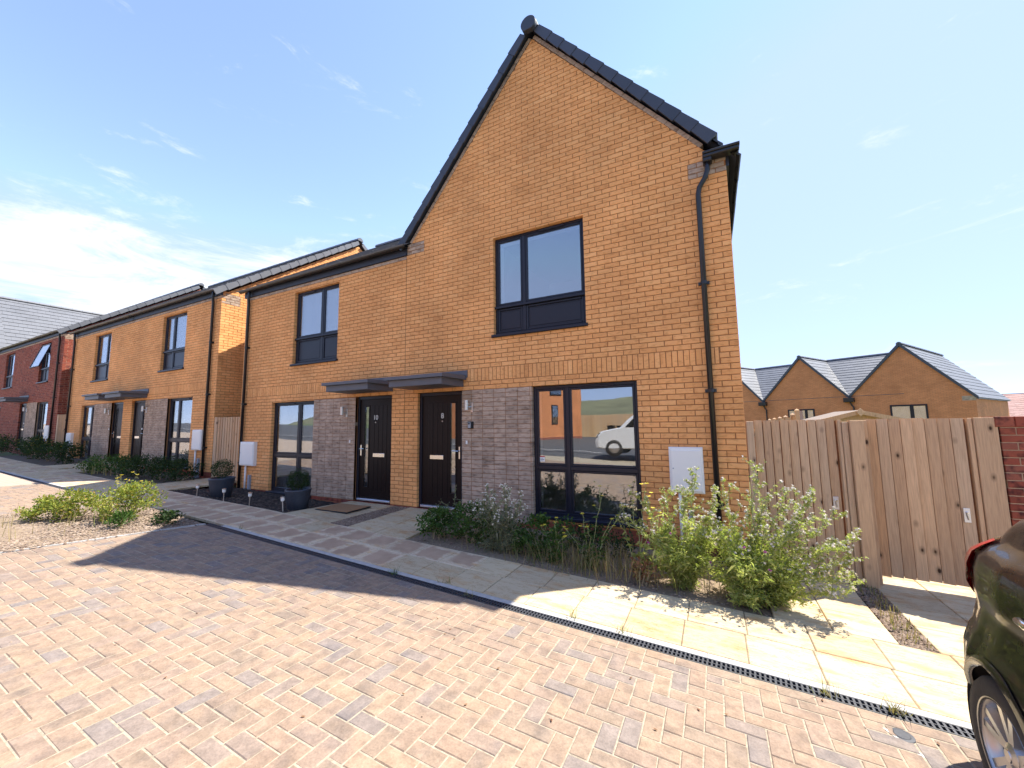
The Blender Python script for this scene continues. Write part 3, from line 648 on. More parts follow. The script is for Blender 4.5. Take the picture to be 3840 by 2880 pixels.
for poly, b, cut in pv:
    w, h = b[1]-b[0], b[3]-b[2]; cx, cy = (b[0]+b[1])/2, (b[2]+b[3])/2
    dvec = Vector((cx,cy,-.1))-CAM; vis = dvec.dot(Fv) > .3 and abs(dvec.dot(R2)) < 1.33*dvec.dot(Fv) and -dvec.dot(U2) < 1.0*dvec.dot(Fv)
    dz = rnd.uniform(-.002,.002)
    if cnt < 300 and vis and not cut and h > .09:
        kk = (round(w,3), round(h,3))
        if kk not in PSH:
            m = MB().slab([(-w/2,-h/2),(w/2,-h/2),(w/2,h/2),(-w/2,h/2)], lambda x,y: 0, .05, .005); me = bpy.data.meshes.new('paving_block'); me.from_pydata(m.v, [], m.f); me.materials.append(MATS['paver']); PSH[kk] = me
        o = link('paving_block', PSH[kk], road, (cx, cy, g(cx,cy)+dz)); o.rotation_euler = (math.atan((g(cx,cy+.1)-g(cx,cy-.1))/.2)+rnd.gauss(0,.004), -math.atan((g(cx+.1,cy)-g(cx-.1,cy))/.2)+rnd.gauss(0,.004), rnd.gauss(0,.004)); cnt += 1
    else: rest.slab(poly, lambda x, y, dz=dz: g(x,y)+dz, .03, .005 if dvec.length < 8 else .003)
stuff(rest.build('block_paving', 'paver', road))
# pavement of large slabs
pave = struct(sheet('pavement', -60, 6, -2.31, -1.4, -.008, 'joint_dark'))
SM = {}
def slab_obj(x0, x1, y0, y1, mat, parent, zf, name='paving_slab'):
    w, h = x1-x0-.006, y1-y0-.006; k = (round(w,3), round(h,3), mat)
    if k not in SM:
        m = MB().slab([(-w/2,-h/2),(w/2,-h/2),(w/2,h/2),(-w/2,h/2)], lambda x,y: 0, .04, .006); me = bpy.data.meshes.new(name); me.from_pydata(m.v, [], m.f); me.materials.append(MATS[mat]); SM[k] = me
    cx, cy = (x0+x1)/2, (y0+y1)/2
    o = link(name, SM[k], parent, (cx, cy, zf(cx,cy)+random.uniform(-.002,.002)))
    o.rotation_euler = (math.atan((zf(cx,cy+.1)-zf(cx,cy-.1))/.2), -math.atan((zf(cx+.1,cy)-zf(cx-.1,cy))/.2), 0); return o
x = 3.37; rows = ((-2.31,-1.865),(-1.865,-1.42))
while x > -30:
    for j, (ya, yb) in enumerate(rows):
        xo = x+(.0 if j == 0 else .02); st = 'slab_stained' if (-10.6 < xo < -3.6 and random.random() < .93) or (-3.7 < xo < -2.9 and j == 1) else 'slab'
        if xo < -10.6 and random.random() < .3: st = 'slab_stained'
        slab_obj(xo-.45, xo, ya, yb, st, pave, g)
    x -= .45
# thin concrete kerb strip and the drainage channel
kb = MB(); kx = [-30+i*.5 for i in range(67)]
for a, b in zip(kx, kx[1:]):
    if -10.05 < a < -7.3: continue
    kb.slab([(a+.001,-2.378),(b-.001,-2.378),(b-.001,-2.313),(a+.001,-2.313)], lambda x,y: g(x)+.001, .05, .003)
struct(kb.build('kerb_strip', 'concrete'))
drain = empty('drainage_channel', (0,-2.425,g(0)), 'long black slotted drainage channel along the edge of the block paving', 'drain')
for seg in ([-30,-25,-17,-13,-10.05], [-7.3,-4.4,-1,1,3]):
    dm = MB()
    for a, b in zip(seg, seg[1:]):
        dm.add([(a,-2.476,g(a)-.06),(b,-2.476,g(b)-.06),(b,-2.374,g(b)-.06),(a,-2.374,g(a)-.06)], [(0,1,2,3)])
    dch = dm.build('channel', 'drain_deep', drain); dch.location = (0,2.425,-g(0))
gr = MB(); GL = .5
for ya, yb in ((-.05,-.041),(-.004,.004),(.041,.05)): gr.box(0, GL-.002, ya, yb, -.02, 0)
for i in range(17):
    xx = i*GL/17; gr.box(xx+.002, xx+.0145, -.041, -.004, -.02, -.001); gr.box(xx+.005, xx+.0175, .004, .041, -.02, -.001)
gme = bpy.data.meshes.new('grate'); gme.from_pydata(gr.v, [], gr.f); gme.materials.append(MATS['drain_black'])
for a, b in ((-20.05,-10.05),(-7.3,2.7)):
    x = a
    while x < b-.1:
        o = link('grate', gme, drain, (x, 0, g(x)-g(0)-.001)); o.rotation_euler = (0, -math.atan((g(x+GL)-g(x))/GL), 0); x += GL
# access slabs from the pavement to the doors
def ramp8(x, y): t = max(0, min(1, (y+1.42)/1.3)); return g(x)*(1-t)+(-.012)*t
paths = struct(sheet('door_path', -6.98, -4.27, -1.42, -.02, -.038, 'joint_dark', zf=ramp8))
for xa, xb, yb in ((-6.98,-6.40,0),(-6.40,-5.82,0),(-5.43,-4.85,0),(-4.85,-4.27,0)):
    for ya, yc in ((-1.42,-.95),(-.95,-.48),(-.48,-.02)): slab_obj(xa, xb, ya, yc, 'slab', paths, ramp8)
def flat12(x, y): return g(x)
p2 = struct(sheet('gate_path', -12.3, -11.15, -1.42, .3, -.038, 'joint_dark'))
for xa in (-12.3,-11.72):
    for ya in (-1.42,-.95,-.48,-.01): slab_obj(xa, xa+.58, ya, ya+.47, 'slab', p2, g)
p3 = struct(sheet('door_path_neighbour', -19.0, -16.4, -1.42, -.02, -.038, 'joint_dark'))
for xa in (-19.0,-18.42,-17.55,-16.98):
    for ya in (-1.42,-.95,-.48): slab_obj(xa, xa+.58, ya, ya+.47, 'slab', p3, g)
p4 = struct(sheet('side_path', .05, 3.2, -1.42, 4.5, -.038, 'joint_dark'))
for xa, xb in ((.02,.44),(.44,.86),(1.09,1.55),(1.55,2.0),(2.0,2.45),(2.45,2.9)):
    for ya in (-1.42,-.98,-.54,-.1,.34,.78,1.22): slab_obj(xa, xb, ya, ya+.44, 'slab', p4, g)
# planting beds
def bed(name, x0, x1, y0, y1, mat, drop0, drop1, n=14):
    m = MB(); nx, ny = n, 8; rr = random.Random(5)
    m.add([(x0+(x1-x0)*i/nx, y0+(y1-y0)*j/ny, g(x0+(x1-x0)*i/nx)-(drop0+(drop1-drop0)*j/ny)+rr.uniform(-.012,.012)) for j in range(ny+1) for i in range(nx+1)], [(j*(nx+1)+i, j*(nx+1)+i+1, (j+1)*(nx+1)+i+1, (j+1)*(nx+1)+i) for j in range(ny) for i in range(nx)])
    return struct(m.build(name, mat, smooth=True))
bed('planting_bed', -4.26, .02, -1.42, .02, 'soil_dry', .02, .02)
bed('bark_bed', -11.14, -6.99, -1.42, .02, 'soil', .03, .17)
bed('hedge_bed', -16.39, -12.31, -1.42, .02, 'soil', .03, .05)
bed('flower_bed', -24.5, -19.01, -1.42, .02, 'soil', .03, .05)
m = MB(); n = len(ISL); cxi, cyi = sum(p[0] for p in ISL)/n, sum(p[1] for p in ISL)/n
ring = [(p[0],p[1],g(*p)+.004) for p in ISL]; mid = [(cxi+(p[0]-cxi)*.6, cyi+(p[1]-cyi)*.6, g(*p)+.035) for p in ISL]
m.add(ring+mid+[(cxi,cyi,g(cxi,cyi)+.05)], [(i,(i+1)%n,n+(i+1)%n,n+i) for i in range(n)]+[(n+i,n+(i+1)%n,2*n) for i in range(n)])
struct(m.build('gravel_island', 'soil_dry'))
m = MB()
for (xa,ya),(xb,yb) in zip(ISL[:3], ISL[1:4]):
    m.slab([(xa,ya),(xa-.035,ya),(xb-.035,yb),(xb,yb)], lambda x,y: g(x,y)+.012, .05, .003)
struct(m.build('island_edging', 'concrete'))
def stones(name, inside, x0, x1, y0, y1, zf, n, mat, size, flat=.6, seed=1, elong=1.3):
    rr = random.Random(seed); m = MB()
    for _ in range(n):
        x, y = rr.uniform(x0,x1), rr.uniform(y0,y1)
        if not inside(x, y): continue
        s = size*rr.uniform(.5,1.4); a = rr.uniform(0,6.28); e = rr.uniform(1,elong); ca, sa = math.cos(a), math.sin(a); z = zf(x,y)
        tl = rr.uniform(-.4,.4); P = lambda u, v, w: (x+ca*u*s*e-sa*v*s, y+sa*u*s*e+ca*v*s, z+w*s*flat+u*tl*s)
        m.add([P(1,0,0),P(.3,.9,.1),P(-.9,.5,0),P(-.6,-.8,.1),P(.6,-.8,0),P(.1,0,1)], [(0,1,5),(1,2,5),(2,3,5),(3,4,5),(4,0,5)])
    return stuff(m.build(name, mat))
zi = lambda x, y: g(x,y)+.005+.04*max(0,1-abs(x+9)/1.6)
tag(stones('gravel', in_isl, -10.6, -7.2, -6.2, -2.45, zi, 21000, 'gravel', .0135), 'loose brown gravel covering the planted island', 'gravel')
tag(stones('gravel_strip', lambda x,y: True, -5.81, -5.44, -1.41, -.03, lambda x,y: ramp8(x,y)-.006, 2600, 'gravel_brown', .016, seed=2), 'narrow strip of gravel between the two door paths', 'gravel')
tag(stones('gravel_strip', lambda x,y: True, .87, 1.085, -1.41, .1, lambda x,y: g(x)-.01, 1600, 'gravel_brown', .013, seed=3), 'weedy gravel strip running up to the fence post', 'gravel')
tag(stones('bark_chips', lambda x,y: True, -11.1, -7.0, -1.41, -.02, lambda x,y: g(x)-.03-.14*(y+1.42)/1.42+.01, 7500, 'bark_chip', .032, .6, 4, 2.4), 'dark bark mulch spread over the bed under the window', 'mulch')
tag(stones('soil_crumbs', lambda x,y: True, -4.25, .0, -1.41, -.02, lambda x,y: g(x)-.02, 2500, 'gravel', .012, seed=8), 'dry soil crumbs in the weedy bed', 'soil')
tag(stones('loose_stones', lambda x,y: True, -6, 1, -5, -2.5, lambda x,y: g(x,y), 60, 'gravel', .007, seed=9), 'a few tiny stones strewn over the block paving', 'stones')

#--HOUSES--
# ================================================================== HOUSES
def off(ox, oz): return lambda x, z: Vector((x+ox, 0, z+oz))
def box_part(house, name, mat, *b): return MB().box(*b).build(name, mat, house)
def rake_bricks(house, a, b, th, side_y=(-.004,.1), mat='brick_dark'):
    """bricks laid along a sloping gable edge, a low, b high, lower edge line"""
    a, b = Vector(a), Vector(b); d = (b-a).normalized(); up = Vector((-d.z,0,d.x)) if d.x > 0 else Vector((d.z,0,-d.x))
    L = (b-a).length; n = max(1, round(L/.225))
    for k in range(n):
        p, q = a+d*(k*L/n+.004), a+d*((k+1)*L/n-.004); pts = [p, q, q+up*th, p+up*th]
        poly = [(v.x, v.z) for v in pts]
        if d.x < 0: poly = [poly[1], poly[0], poly[3], poly[2]]
        MB().prism(poly, side_y[0], side_y[1], .002).build('verge_brick', mat, house)
def meter_box(house, x0, x1, z0, z1, pipes, zg):
    m = MB().bevbox(x0, x1, -.085, .0, z0, z1, .012); b = m.build('meter_box', 'white_plastic', house)
    MB().bevbox(x0+.022, x1-.022, -.096, -.08, z0+.025, z1-.035, .008).build('meter_door', 'white_plastic', b)
    MB().lathe([(0,-.01),(.008,-.01),(.008,0)], (x0+.05, -.096, (z0+z1)/2+.02), 10, 'y').build('meter_lock', 'grey_plastic', b)
    a, c = pipes
    MB().tube([(a,-.04,zg),(a,-.04,z0)], .022, 10).build('conduit', 'white_plastic', b, smooth=True)
    m = MB().box(c-.028, c+.028, -.055, -.001, zg+.12, z0-.22)
    m.add([(c-.028,-.055,zg+.12),(c+.028,-.055,zg+.12),(c+.028,-.001,zg+.12),(c-.028,-.001,zg+.12),(c-.05,-.10,zg-.05),(c+.05,-.10,zg-.05),(c+.05,-.001,zg-.05),(c-.05,-.001,zg-.05)], [(0,1,5,4),(1,2,6,5),(3,0,4,7),(2,3,7,6)])
    m.build('cable_duct', 'grey_plastic', b)
def wall_light(house, x, z):
    m = MB(); m.bevbox(x+.03, x+.075, -.02, 0, z-.11, z+.06, .003); m.tube([(x+.05,-.02,z-.02),(x+.0,-.075,z-.02)], .012, 8)
    o = m.build('wall_light', 'steel_brushed', house); MB().tube([(x-.01,-.085,z-.07),(x-.01,-.085,z+.10)], .033, 16).build('lamp_tube', 'steel_brushed', o)
def bell(house, x, z): MB().bevbox(x-.016, x+.016, -.018, 0, z-.03, z+.03, .004).build('doorbell', 'white_plastic', house)

# ---- house with the front gable, number 8
h8 = empty('brick_house', (0,0,0), 'tan brick house with tall front gable and the door numbered 8', 'house')
K = 1.175
holes8 = [(-2.94,-1.295,.085,2.1), (-3.634,-2.003,3.02,4.768), (-5.30,-4.30,-.02,2.1)]
zones8 = [((-4.295,-2.945,-.075,2.1,-2.972),'stack','brick_dark'), ((-4.19,-.235,2.25,2.475),'soldier','brick_buff'), ((-.47,0,4.875,5.1),'patch','brick_dark'), ((-5.62,-5.19,4.875,5.1),'patch','brick_dark')]
wall(h8, 'front_wall', -5.62, 0, -.45, 5.1, holes8, zones8, [], 'brick_buff', 'mortar_brown', 300)
wall(h8, 'gable_wall', -5.62, 0, 5.1, 8.3, [], [], [(K,1,8.25-K*2.8125),(-K,1,8.25+K*2.8125)], 'brick_buff', 'mortar_brown', 0)
MB().box(-5.627, -5.618, -.001, .02, -.2, 5.0).build('movement_joint', 'mortar_brown', h8)
window(h8, -2.94, -1.295, .085, 2.1, -2.37, .81, 'low', vent=(-2.08,-1.62))
window(h8, -3.634, -2.003, 3.02, 4.768, -3.08, 3.52, 'up', vent=(-2.78,-2.34))
door(h8, -5.30, -4.30, 'L', '8'); canopy(h8, -5.47, -4.20)
meter_box(h8, -.912, -.5, .573, 1.165, (-.80,-.68), -.24)
wall_light(h8, -4.13, 1.82); bell(h8, -4.19, 1.19)
ks = MB().bevbox(-4.145, -4.05, -.05, 0, 1.43, 1.55, .008).build('key_safe', 'black_rubber', h8); MB().bevbox(-4.137, -4.08, -.058, -.045, 1.437, 1.535, .006).build('key_safe_cover', 'key_grey', ks); MB().bevbox(-4.128, -4.09, -.061, -.05, 1.50, 1.525, .003).build('key_safe_dial', 'black_rubber', ks)
st = MB().box(-2.862, -2.775, .0985, .1, .895, .985).build('window_sticker', 'white_plastic', h8); MB().box(-2.862, -2.775, .0975, .0983, .968, .985).build('sticker_band', 'sticker_red', st)
m = MB(); m.box(-2.852,-2.80,.0975,.0983,.945,.952); m.box(-2.85,-2.785,.0975,.0983,.922,.936); m.box(-2.85,-2.80,.0975,.0983,.905,.911); m.build('sticker_print', 'key_grey', st)
rake_bricks(h8, (-.30,0,8.25-K*2.5125), (-2.80,0,8.26), .058); rake_bricks(h8, (-5.50,0,8.25-K*2.6875), (-2.825,0,8.26), .058)
rf = box_part(h8, 'roof', 'fascia_dark', -2.83, -2.79, .1, 9.3, 8.2, 8.3)
sl = math.hypot(1,K)
tile_plane(rf, 'roof_tiles', (.14,-.06,8.47-K*2.9525), (0,1,0), (-1,0,K), 9.5, 2.9525*sl, 'tile_dark', seed=2)
tile_plane(rf, 'roof_tiles', (-5.70,-.06,8.47-K*2.8875), (0,1,0), (1,0,K), 9.5, 2.8875*sl, 'tile_dark', seed=3)
verge(rf, (-.22,0,8.345-K*2.5925), (-2.74,0,8.345-K*.0725), (0,-1,0), 'tile_dark', 12); verge(rf, (-5.67,0,8.345-K*2.8575), (-2.885,0,8.345-K*.0725), (0,-1,0), 'tile_dark', 13)
ridge(rf, (-2.8125,-.11,8.46), (-2.8125,9.4,8.46), 'tile_dark', .135)
MB().prism([(.138*math.cos(t*math.pi/12)-2.8125, 8.40+.138*math.sin(t*math.pi/12)) for t in range(-4,17)], -.17, -.09, .006).build('ridge_end', 'tile_dark', rf)
gutter(h8, (.10,-.08,5.06), (.10,9.3,5.06))
m = MB().bevbox(-.28, .15, -.15, -.02, 5.055, 5.10, .01); m.bevbox(-.28, .16, -.165, -.02, 5.10, 5.135, .008); m.bevbox(-.275, -.17, -.14, -.02, 5.0, 5.055, .01); m.build('gutter_return', 'gutter_black', h8)
box_part(h8, 'fascia', 'fascia_dark', .0, .035, .0, 9.3, 4.93, 5.09)
downpipe(h8, -.36, 5.02, -.3, neck=.13)
wall_side = MB().box(-.24, 0, .245, 9.3, -.6, 5.08); wall_side.box(-5.55, 0, 9.06, 9.3, -.6, 5.08); wall_side.prism([(-5.5,5.08),(-.1,5.08),(-2.8125,8.2)], 9.06, 9.3); wall_side.build('side_wall', 'brickwork_side', h8)
box_part(h8, 'floor_slab', 'room_floor', -5.55, -.3, .3, 9.0, -.35, -.02); box_part(h8, 'upper_floor', 'room_wall', -5.55, -.3, .25, 9.0, 2.55, 2.9); box_part(h8, 'party_wall', 'room_wall', -5.7, -5.55, .25, 9.0, -.35, 5.0); box_part(h8, 'loft_floor', 'room_wall', -5.55, -.3, .25, 9.0, 5.12, 5.2)

def eave_house(label, org, xl, ups, lows, panel, dr, hinge, num, bmat, mort, nobj, can, pipe, mb, zg, right_gable, roof_x, curt=None, sol=None, group=None, lfirst=True, light=None, tile='tile_grey', P=.711):
    """house with its eaves to the street; local x runs from the right corner (0) to xl"""
    h = empty('brick_house', org, label, 'house', group); ox, oz = org[0], org[2]
    holes = [(u[0],u[1],u[2],u[3]) for u in ups]+[(u[0],u[1],u[2],u[3]) for u in lows]+([(dr[0],dr[1],-.02,2.1)] if dr else [])
    zn = [((panel[0]+.005,panel[1]-.005,-.0,2.085),'stack','brick_dark')] if panel else []
    if sol: zn.append(((sol[0],sol[1],2.25,2.475),'soldier',bmat))
    zn.append(((xl,0,4.80,4.874),'paint','brick_dark'))
    wall(h, 'front_wall', xl, -.003 if not right_gable else 0, -.6, 4.95, holes, zn, [], bmat, mort, nobj, world=off(ox,oz), x_ref=0)
    for i, u in enumerate(ups): window(h, u[0], u[1], u[2], u[3], u[4], 3.57, 'up', vent=u[5] if len(u) > 5 else None, blind=[(u[0]+.02,u[1]-.02,3.5,u[3])] if curt else None, room=True)
    for u in lows: window(h, u[0], u[1], u[2], u[3], u[4], .84, 'low', vent=u[5] if len(u) > 5 else None, blind=[(u[0]+.02,u[1]-.02,u[2],u[3])] if curt else None)
    if dr: door(h, dr[0], dr[1], hinge, num)
    if can: canopy(h, *can)
    if pipe is not None: downpipe(h, pipe, 5.02, zg, neck=.05)
    if mb: meter_box(h, *mb, zg)
    if light: wall_light(h, light, 1.80); bell(h, light+.16*(1 if hinge == 'R' else -1), 1.18)
    box_part(h, 'fascia', 'fascia_dark', xl-.05, .02, -.03, .02, 4.875, 5.05)
    gutter(h, (xl-.10,-.10,5.02), (.06,-.10,5.02))
    rf = box_part(h, 'roof', 'fascia_dark', xl, 0, 4.6, 4.7, 7.9, 8.0)
    sl = math.hypot(1,P)
    xr_ = min(roof_x[1], .06)
    tile_plane(rf, 'roof_tiles', (roof_x[0],-.14,5.03), (1,0,0), (0,1,P), xr_-roof_x[0], 4.79*sl, tile, seed=int(-ox*10))
    if roof_x[1] > .1: tile_plane(rf, 'roof_tiles', (xr_,.36,5.03+P*.5), (1,0,0), (0,1,P), roof_x[1]-xr_, 4.29*sl, tile, seed=3)
    tile_plane(rf, 'roof_tiles', (roof_x[0],9.44,5.03), (1,0,0), (0,-1,P), roof_x[1]-roof_x[0], 4.79*sl, tile, seed=int(-ox*10)+1)
    ridge(rf, (roof_x[0]-.02,4.65,5.03+4.79*P+.02), (roof_x[1]+.02,4.65,5.03+4.79*P+.02), tile, .13)
    if right_gable:
        wall(h, 'side_wall', 0, 9.3, -.6, 5.0, [], [((.0,.48,4.65,4.95),'patch','brick_dark')], [], bmat, 'mortar_pale' if bmat == 'brick_red' else mort, 0, rotz=R(90), x_ref=0)
        wall(h, 'side_gable', 0, 9.3, 5.0, 8.2, [], [], [(P,1,8.20+P*4.65),(-P,1,8.20-P*4.65)], bmat, 'mortar_pale' if bmat == 'brick_red' else mort, 0, rotz=R(90), x_ref=0)
        verge(rf, (0,-.16,8.27-P*4.81), (0,4.60,8.27-P*.05), (1,0,0), tile, 16); verge(rf, (0,9.46,8.27-P*4.81), (0,4.70,8.27-P*.05), (1,0,0), tile, 16)
    bk = MB().box(xl, 0, 9.06, 9.3, -.6, 5.0); bk.box(xl, xl+.24, .245, 9.06, -.6, 5.0); 
    bk.build('rear_wall', 'brickwork_side', h)
    box_part(h, 'floor_slab', 'room_floor', xl+.3, -.1, .3, 9.0, -.4, -.02); box_part(h, 'upper_floor', 'room_wall', xl+.3, -.1, .25, 9.0, 2.55, 2.86); box_part(h, 'loft_floor', 'room_wall', xl+.3, -.1, .25, 9.0, 4.97, 5.02)
    return h
# ---- number 10, joined to it on the left
h10 = eave_house('tan brick house with eaves to the street, curtained windows and the door numbered 10', (-5.627,0,0), -5.493,
    [(-3.483,-1.948,2.955,4.70,-2.563,(-3.25,-2.85))], [(-4.183,-2.653,0.0,2.08,-3.243,(-3.72,-3.42))], (-2.653,-1.323), (-1.323,-.323), 'R', '10', 'brick_buff', 'mortar_brown', 300,
    (-1.485,-.24), -5.29, (-5.27,-4.69,.56,1.14,(-5.06,-4.90)), -.12, False, (-5.68,2.81), curt=True, sol=(-5.235,-1.6), light=-1.62, P=.672)
gm = MB(); gm.add([(-5.49,0,4.95),(-5.49,9.3,4.95),(-5.49,4.65,8.15),(-5.25,0,4.95),(-5.25,9.3,4.95),(-5.25,4.65,8.15)], [(0,2,1),(3,4,5),(0,3,5,2),(1,2,5,4)]); gm.build('side_gable', 'brickwork_side', h10)
# ---- next pair up the street
h12 = eave_house('tan brick house whose sunlit side wall faces the narrow gap with the slim gate', (-12.35,0,.31), -5.372,
    [(-3.31,-1.85,2.97,4.70,-2.75,(-2.5,-2.15))], [(-2.65,-1.2,.08,2.08,-2.1,(-1.85,-1.5))], (-4.10,-2.65), (-5.04,-4.10), 'L', None, 'brick_buff', 'mortar_brown', 300,
    (-5.20,-3.94), -.31, (-.90,-.42,.58,1.14,(-.75,-.6)), -.1, True, (-5.38,.05), curt=True, sol=(-3.9,-.2), light=-4.0)
h14 = eave_house('tan brick house beside the red brick house, half hidden by flowering shrubs', (-17.725,0,.31), -5.375,
    [(-3.2,-1.8,2.97,4.70,-2.3)], [(-3.95,-2.75,.08,2.08,-3.2)], (-2.75,-1.26), (-1.26,-.33), 'R', None, 'brick_buff', 'mortar_brown', 0,
    (-1.45,-.2), -5.1, (-4.9,-4.45,.5,1.06,(-4.7,-4.6)), -.1, False, (-5.45,.02), curt=True, sol=(-5.0,-1.6), light=-1.45)
h16 = eave_house('dark red brick house with one upper window tilted open, at the far left', (-24.2,0,.62), -13.8,
    [(-2.85,-1.55,2.97,4.70,-2.35), (-8.0,-6.6,2.97,4.70,-7.5)], [(-2.6,-1.2,.08,2.08,-2.05),(-9.2,-8.0,.08,2.08,-8.6)], (-4.0,-2.6), (-4.95,-4.0), 'L', None, 'brick_red', 'mortar_pale', 0,
    (-5.1,-3.8), -.35, (-.95,-.5,.5,1.06,(-.8,-.7)), 0, True, (-11.9,.05), curt=True, sol=None, light=-3.9)
m = MB().bevbox(-2.80,-2.40,-.02,.02,0,1.1,.008); 
for q in ((-2.85,-1.55),):
    m = MB()
    for bx in ((q[0]+.05,q[0]+.09,0,1.1),(-1.66,-1.62,0,1.1),(q[0]+.09,-1.66,0,.04),(q[0]+.09,-1.66,1.06,1.1)): m.bevbox(bx[0],bx[1],-.02,.02,bx[2],bx[3],.006)
    s_ = m.build('open_sash', 'frame_navy', h16, loc=(0,.04,3.56)); s_.rotation_euler = (R(-16),0,0); s_.location = (0,-.28,3.58)
    MB().box(q[0]+.085,-1.655,-.004,.004,.035,1.065).build('pane', 'glass', s_)
rf16 = box_part(h16, 'gable_roof', 'fascia_dark', -12.02, -11.98, .3, 9, 8.2, 8.28)
tile_plane(rf16, 'roof_tiles', (-9.1,-.1,8.45-1.175*2.9), (0,1,0), (-1,0,1.175), 9.5, 2.9*math.hypot(1,1.175), 'tile_grey', seed=77)
tile_plane(rf16, 'roof_tiles', (-14.9,-.1,8.45-1.175*2.9), (0,1,0), (1,0,1.175), 9.5, 2.9*math.hypot(1,1.175), 'tile_grey', seed=78)
ridge(rf16, (-12,-.12,8.46), (-12,9.4,8.46), 'tile_grey'); verge(rf16, (-9.15,0,8.27-1.175*2.85), (-11.93,0,8.19), (0,-1,0), 'tile_grey', 13)
MB().prism([(-14.8,5.0),(-9.2,5.0),(-12,8.2)], 0, .24).build('front_gable', 'brickwork_red', h16)

# ---- row of gabled houses down the slope behind the fence
BO, BA = (3.459,32.175), -.55
def back_house(s0, apex, s1, zl, zr, label, wins, hop, main=None, through=False):
    loc = (BO[0]+math.cos(BA)*apex, BO[1]+math.sin(BA)*apex, -2.5); h = empty('gabled_house', loc, label, 'house', 'gabled houses behind the fence', BA)
    L0, L1, Z, ZA = s0-apex, s1-apex, 2.5, 8.81
    zl += Z; zr += Z
    m = MB().prism([(L0,0),(L1,0),(L1,zr),(0,ZA-.16),(L0,zl)], 0, .3); m.box(L0,L1,.3,9.4,0,min(zl,zr)-.02); m.build('wall', 'brickwork_far', h)
    rf = MB().box(-.03,.03,0,9.6,ZA-.2,ZA-.12).build('roof', 'fascia_dark', h)
    for (xx, zz) in ((L1+.12, zr-.14), (L0, zl)):
        ln = math.hypot(xx, ZA-zz); tile_plane(rf, 'roof_tiles', (xx,-.08,zz+.02), (0,1,0), (-xx,0,ZA-zz), 9.7 if through else 4.75, ln, 'tile_grey', tw=.38, gauge=.38, seed=int(apex*7))
        pts = [(xx,zz-.10),(xx,zz+.10),(0,ZA+.08),(0,ZA-.16)]
        if xx > 0: pts = pts[::-1]
        MB().prism(pts[::-1] if False else pts[::-1], -.12, -.02, .01).build('verge', 'tile_dark', rf)
    ridge(rf, (0,-.1,ZA+.03), (0,9.7 if through else 4.75,ZA+.03), 'tile_grey', .14)
    if main:
        pt = (ZA-zl)/4.65
        tile_plane(rf, 'roof_tiles', (main[0],.02,zl+.03), (1,0,0), (0,1,pt), main[1]-main[0], 4.65*math.hypot(1,pt), 'tile_grey', tw=.38, gauge=.38, seed=5); tile_plane(rf, 'roof_tiles', (main[0],9.3,zl+.03), (1,0,0), (0,-1,pt), main[1]-main[0], 4.65*math.hypot(1,pt), 'tile_grey', tw=.38, gauge=.38, seed=6)
        ridge(rf, (main[0],4.65,ZA+.03), (main[1],4.65,ZA+.03), 'tile_grey', .14)
    for a, b, c, e, mu in wins:
        f = MB(); y0 = -.06
        for bx in ((a,a+.09,c,e),(b-.09,b,c,e),(a+.09,b-.09,e-.1,e),(a+.09,b-.09,c,c+.1),(mu-.09,mu+.09,c+.1,e-.1)): f.bevbox(bx[0],bx[1],y0,y0+.06,bx[2],bx[3],.01)
        wdw = f.build('window', 'frame_navy', h); MB().box(a+.05,b-.05,-.035,-.03,c+.05,e-.05).build('pane', 'glass', wdw); MB().box(a+.05,b-.05,-.012,-.004,c+.05,e-.05).build('blind', 'curtain', wdw)
    if hop is not None:
        m = MB().bevbox(hop-.28, hop+.28, -.3, 0, zl-.36, zl-.06, .02); m.build('rain_hopper', 'gutter_black', h)
        MB().tube([(hop+.05,-.14,zl-.36),(hop+.12,-.1,zl-.6),(hop+.2,-.08,zl-.7),(hop+.2,-.08,0)], .05, 8).build('downpipe', 'pipe_black', h)
    return h
bh = back_house(5.624, 8.436, 11.36, 3.05, 2.78, 'nearest gabled tan house behind the garden wall, longest grey roof slope', [(-.76,.95,3.3,4.88,.25)], 0-2.81, through=True)
MB().bevbox(2.40,2.95,-.012,0,5.0,5.27,.004).build('dark_brick_patch', 'brick_dark', bh); MB().box(2.94,3.0,0,9.5,5.10,5.25).build('gutter', 'gutter_black', bh)
back_house(0, 2.812, 5.624, 3.05, 3.05, 'middle gabled tan house behind the fence, between two roof valleys', [(-1.07,.68,3.3,4.81,.15)], -2.81, main=(0,5.6))
back_house(-5.624, -2.812, 0, 3.05, 3.05, 'gabled tan house mostly hidden behind the corner of the house numbered 8', [(-.8,.8,3.3,4.8,.1)], None, main=(0,5.6))
ph = empty('distant_house', (40,75,-2.6), 'far house with a pinkish red tiled roof beyond the gabled row', 'house', rotz=-.35)
MB().box(-9,9,0,9,0,4.2).build('wall', 'brickwork_red', ph); pr = MB().box(-9,9,4.4,4.6,7.5,7.6).build('roof', 'fascia_dark', ph)
tile_plane(pr, 'roof_tiles', (-9.3,-.3,4.1), (1,0,0), (0,4.8,3.5), 18.6, math.hypot(4.8,3.5), 'tile_pink', tw=.6, gauge=.5, seed=5)
tile_plane(pr, 'roof_tiles', (-9.3,9.3,4.1), (1,0,0), (0,-4.8,3.5), 18.6, math.hypot(4.8,3.5), 'tile_pink', tw=.6, gauge=.5, seed=6)

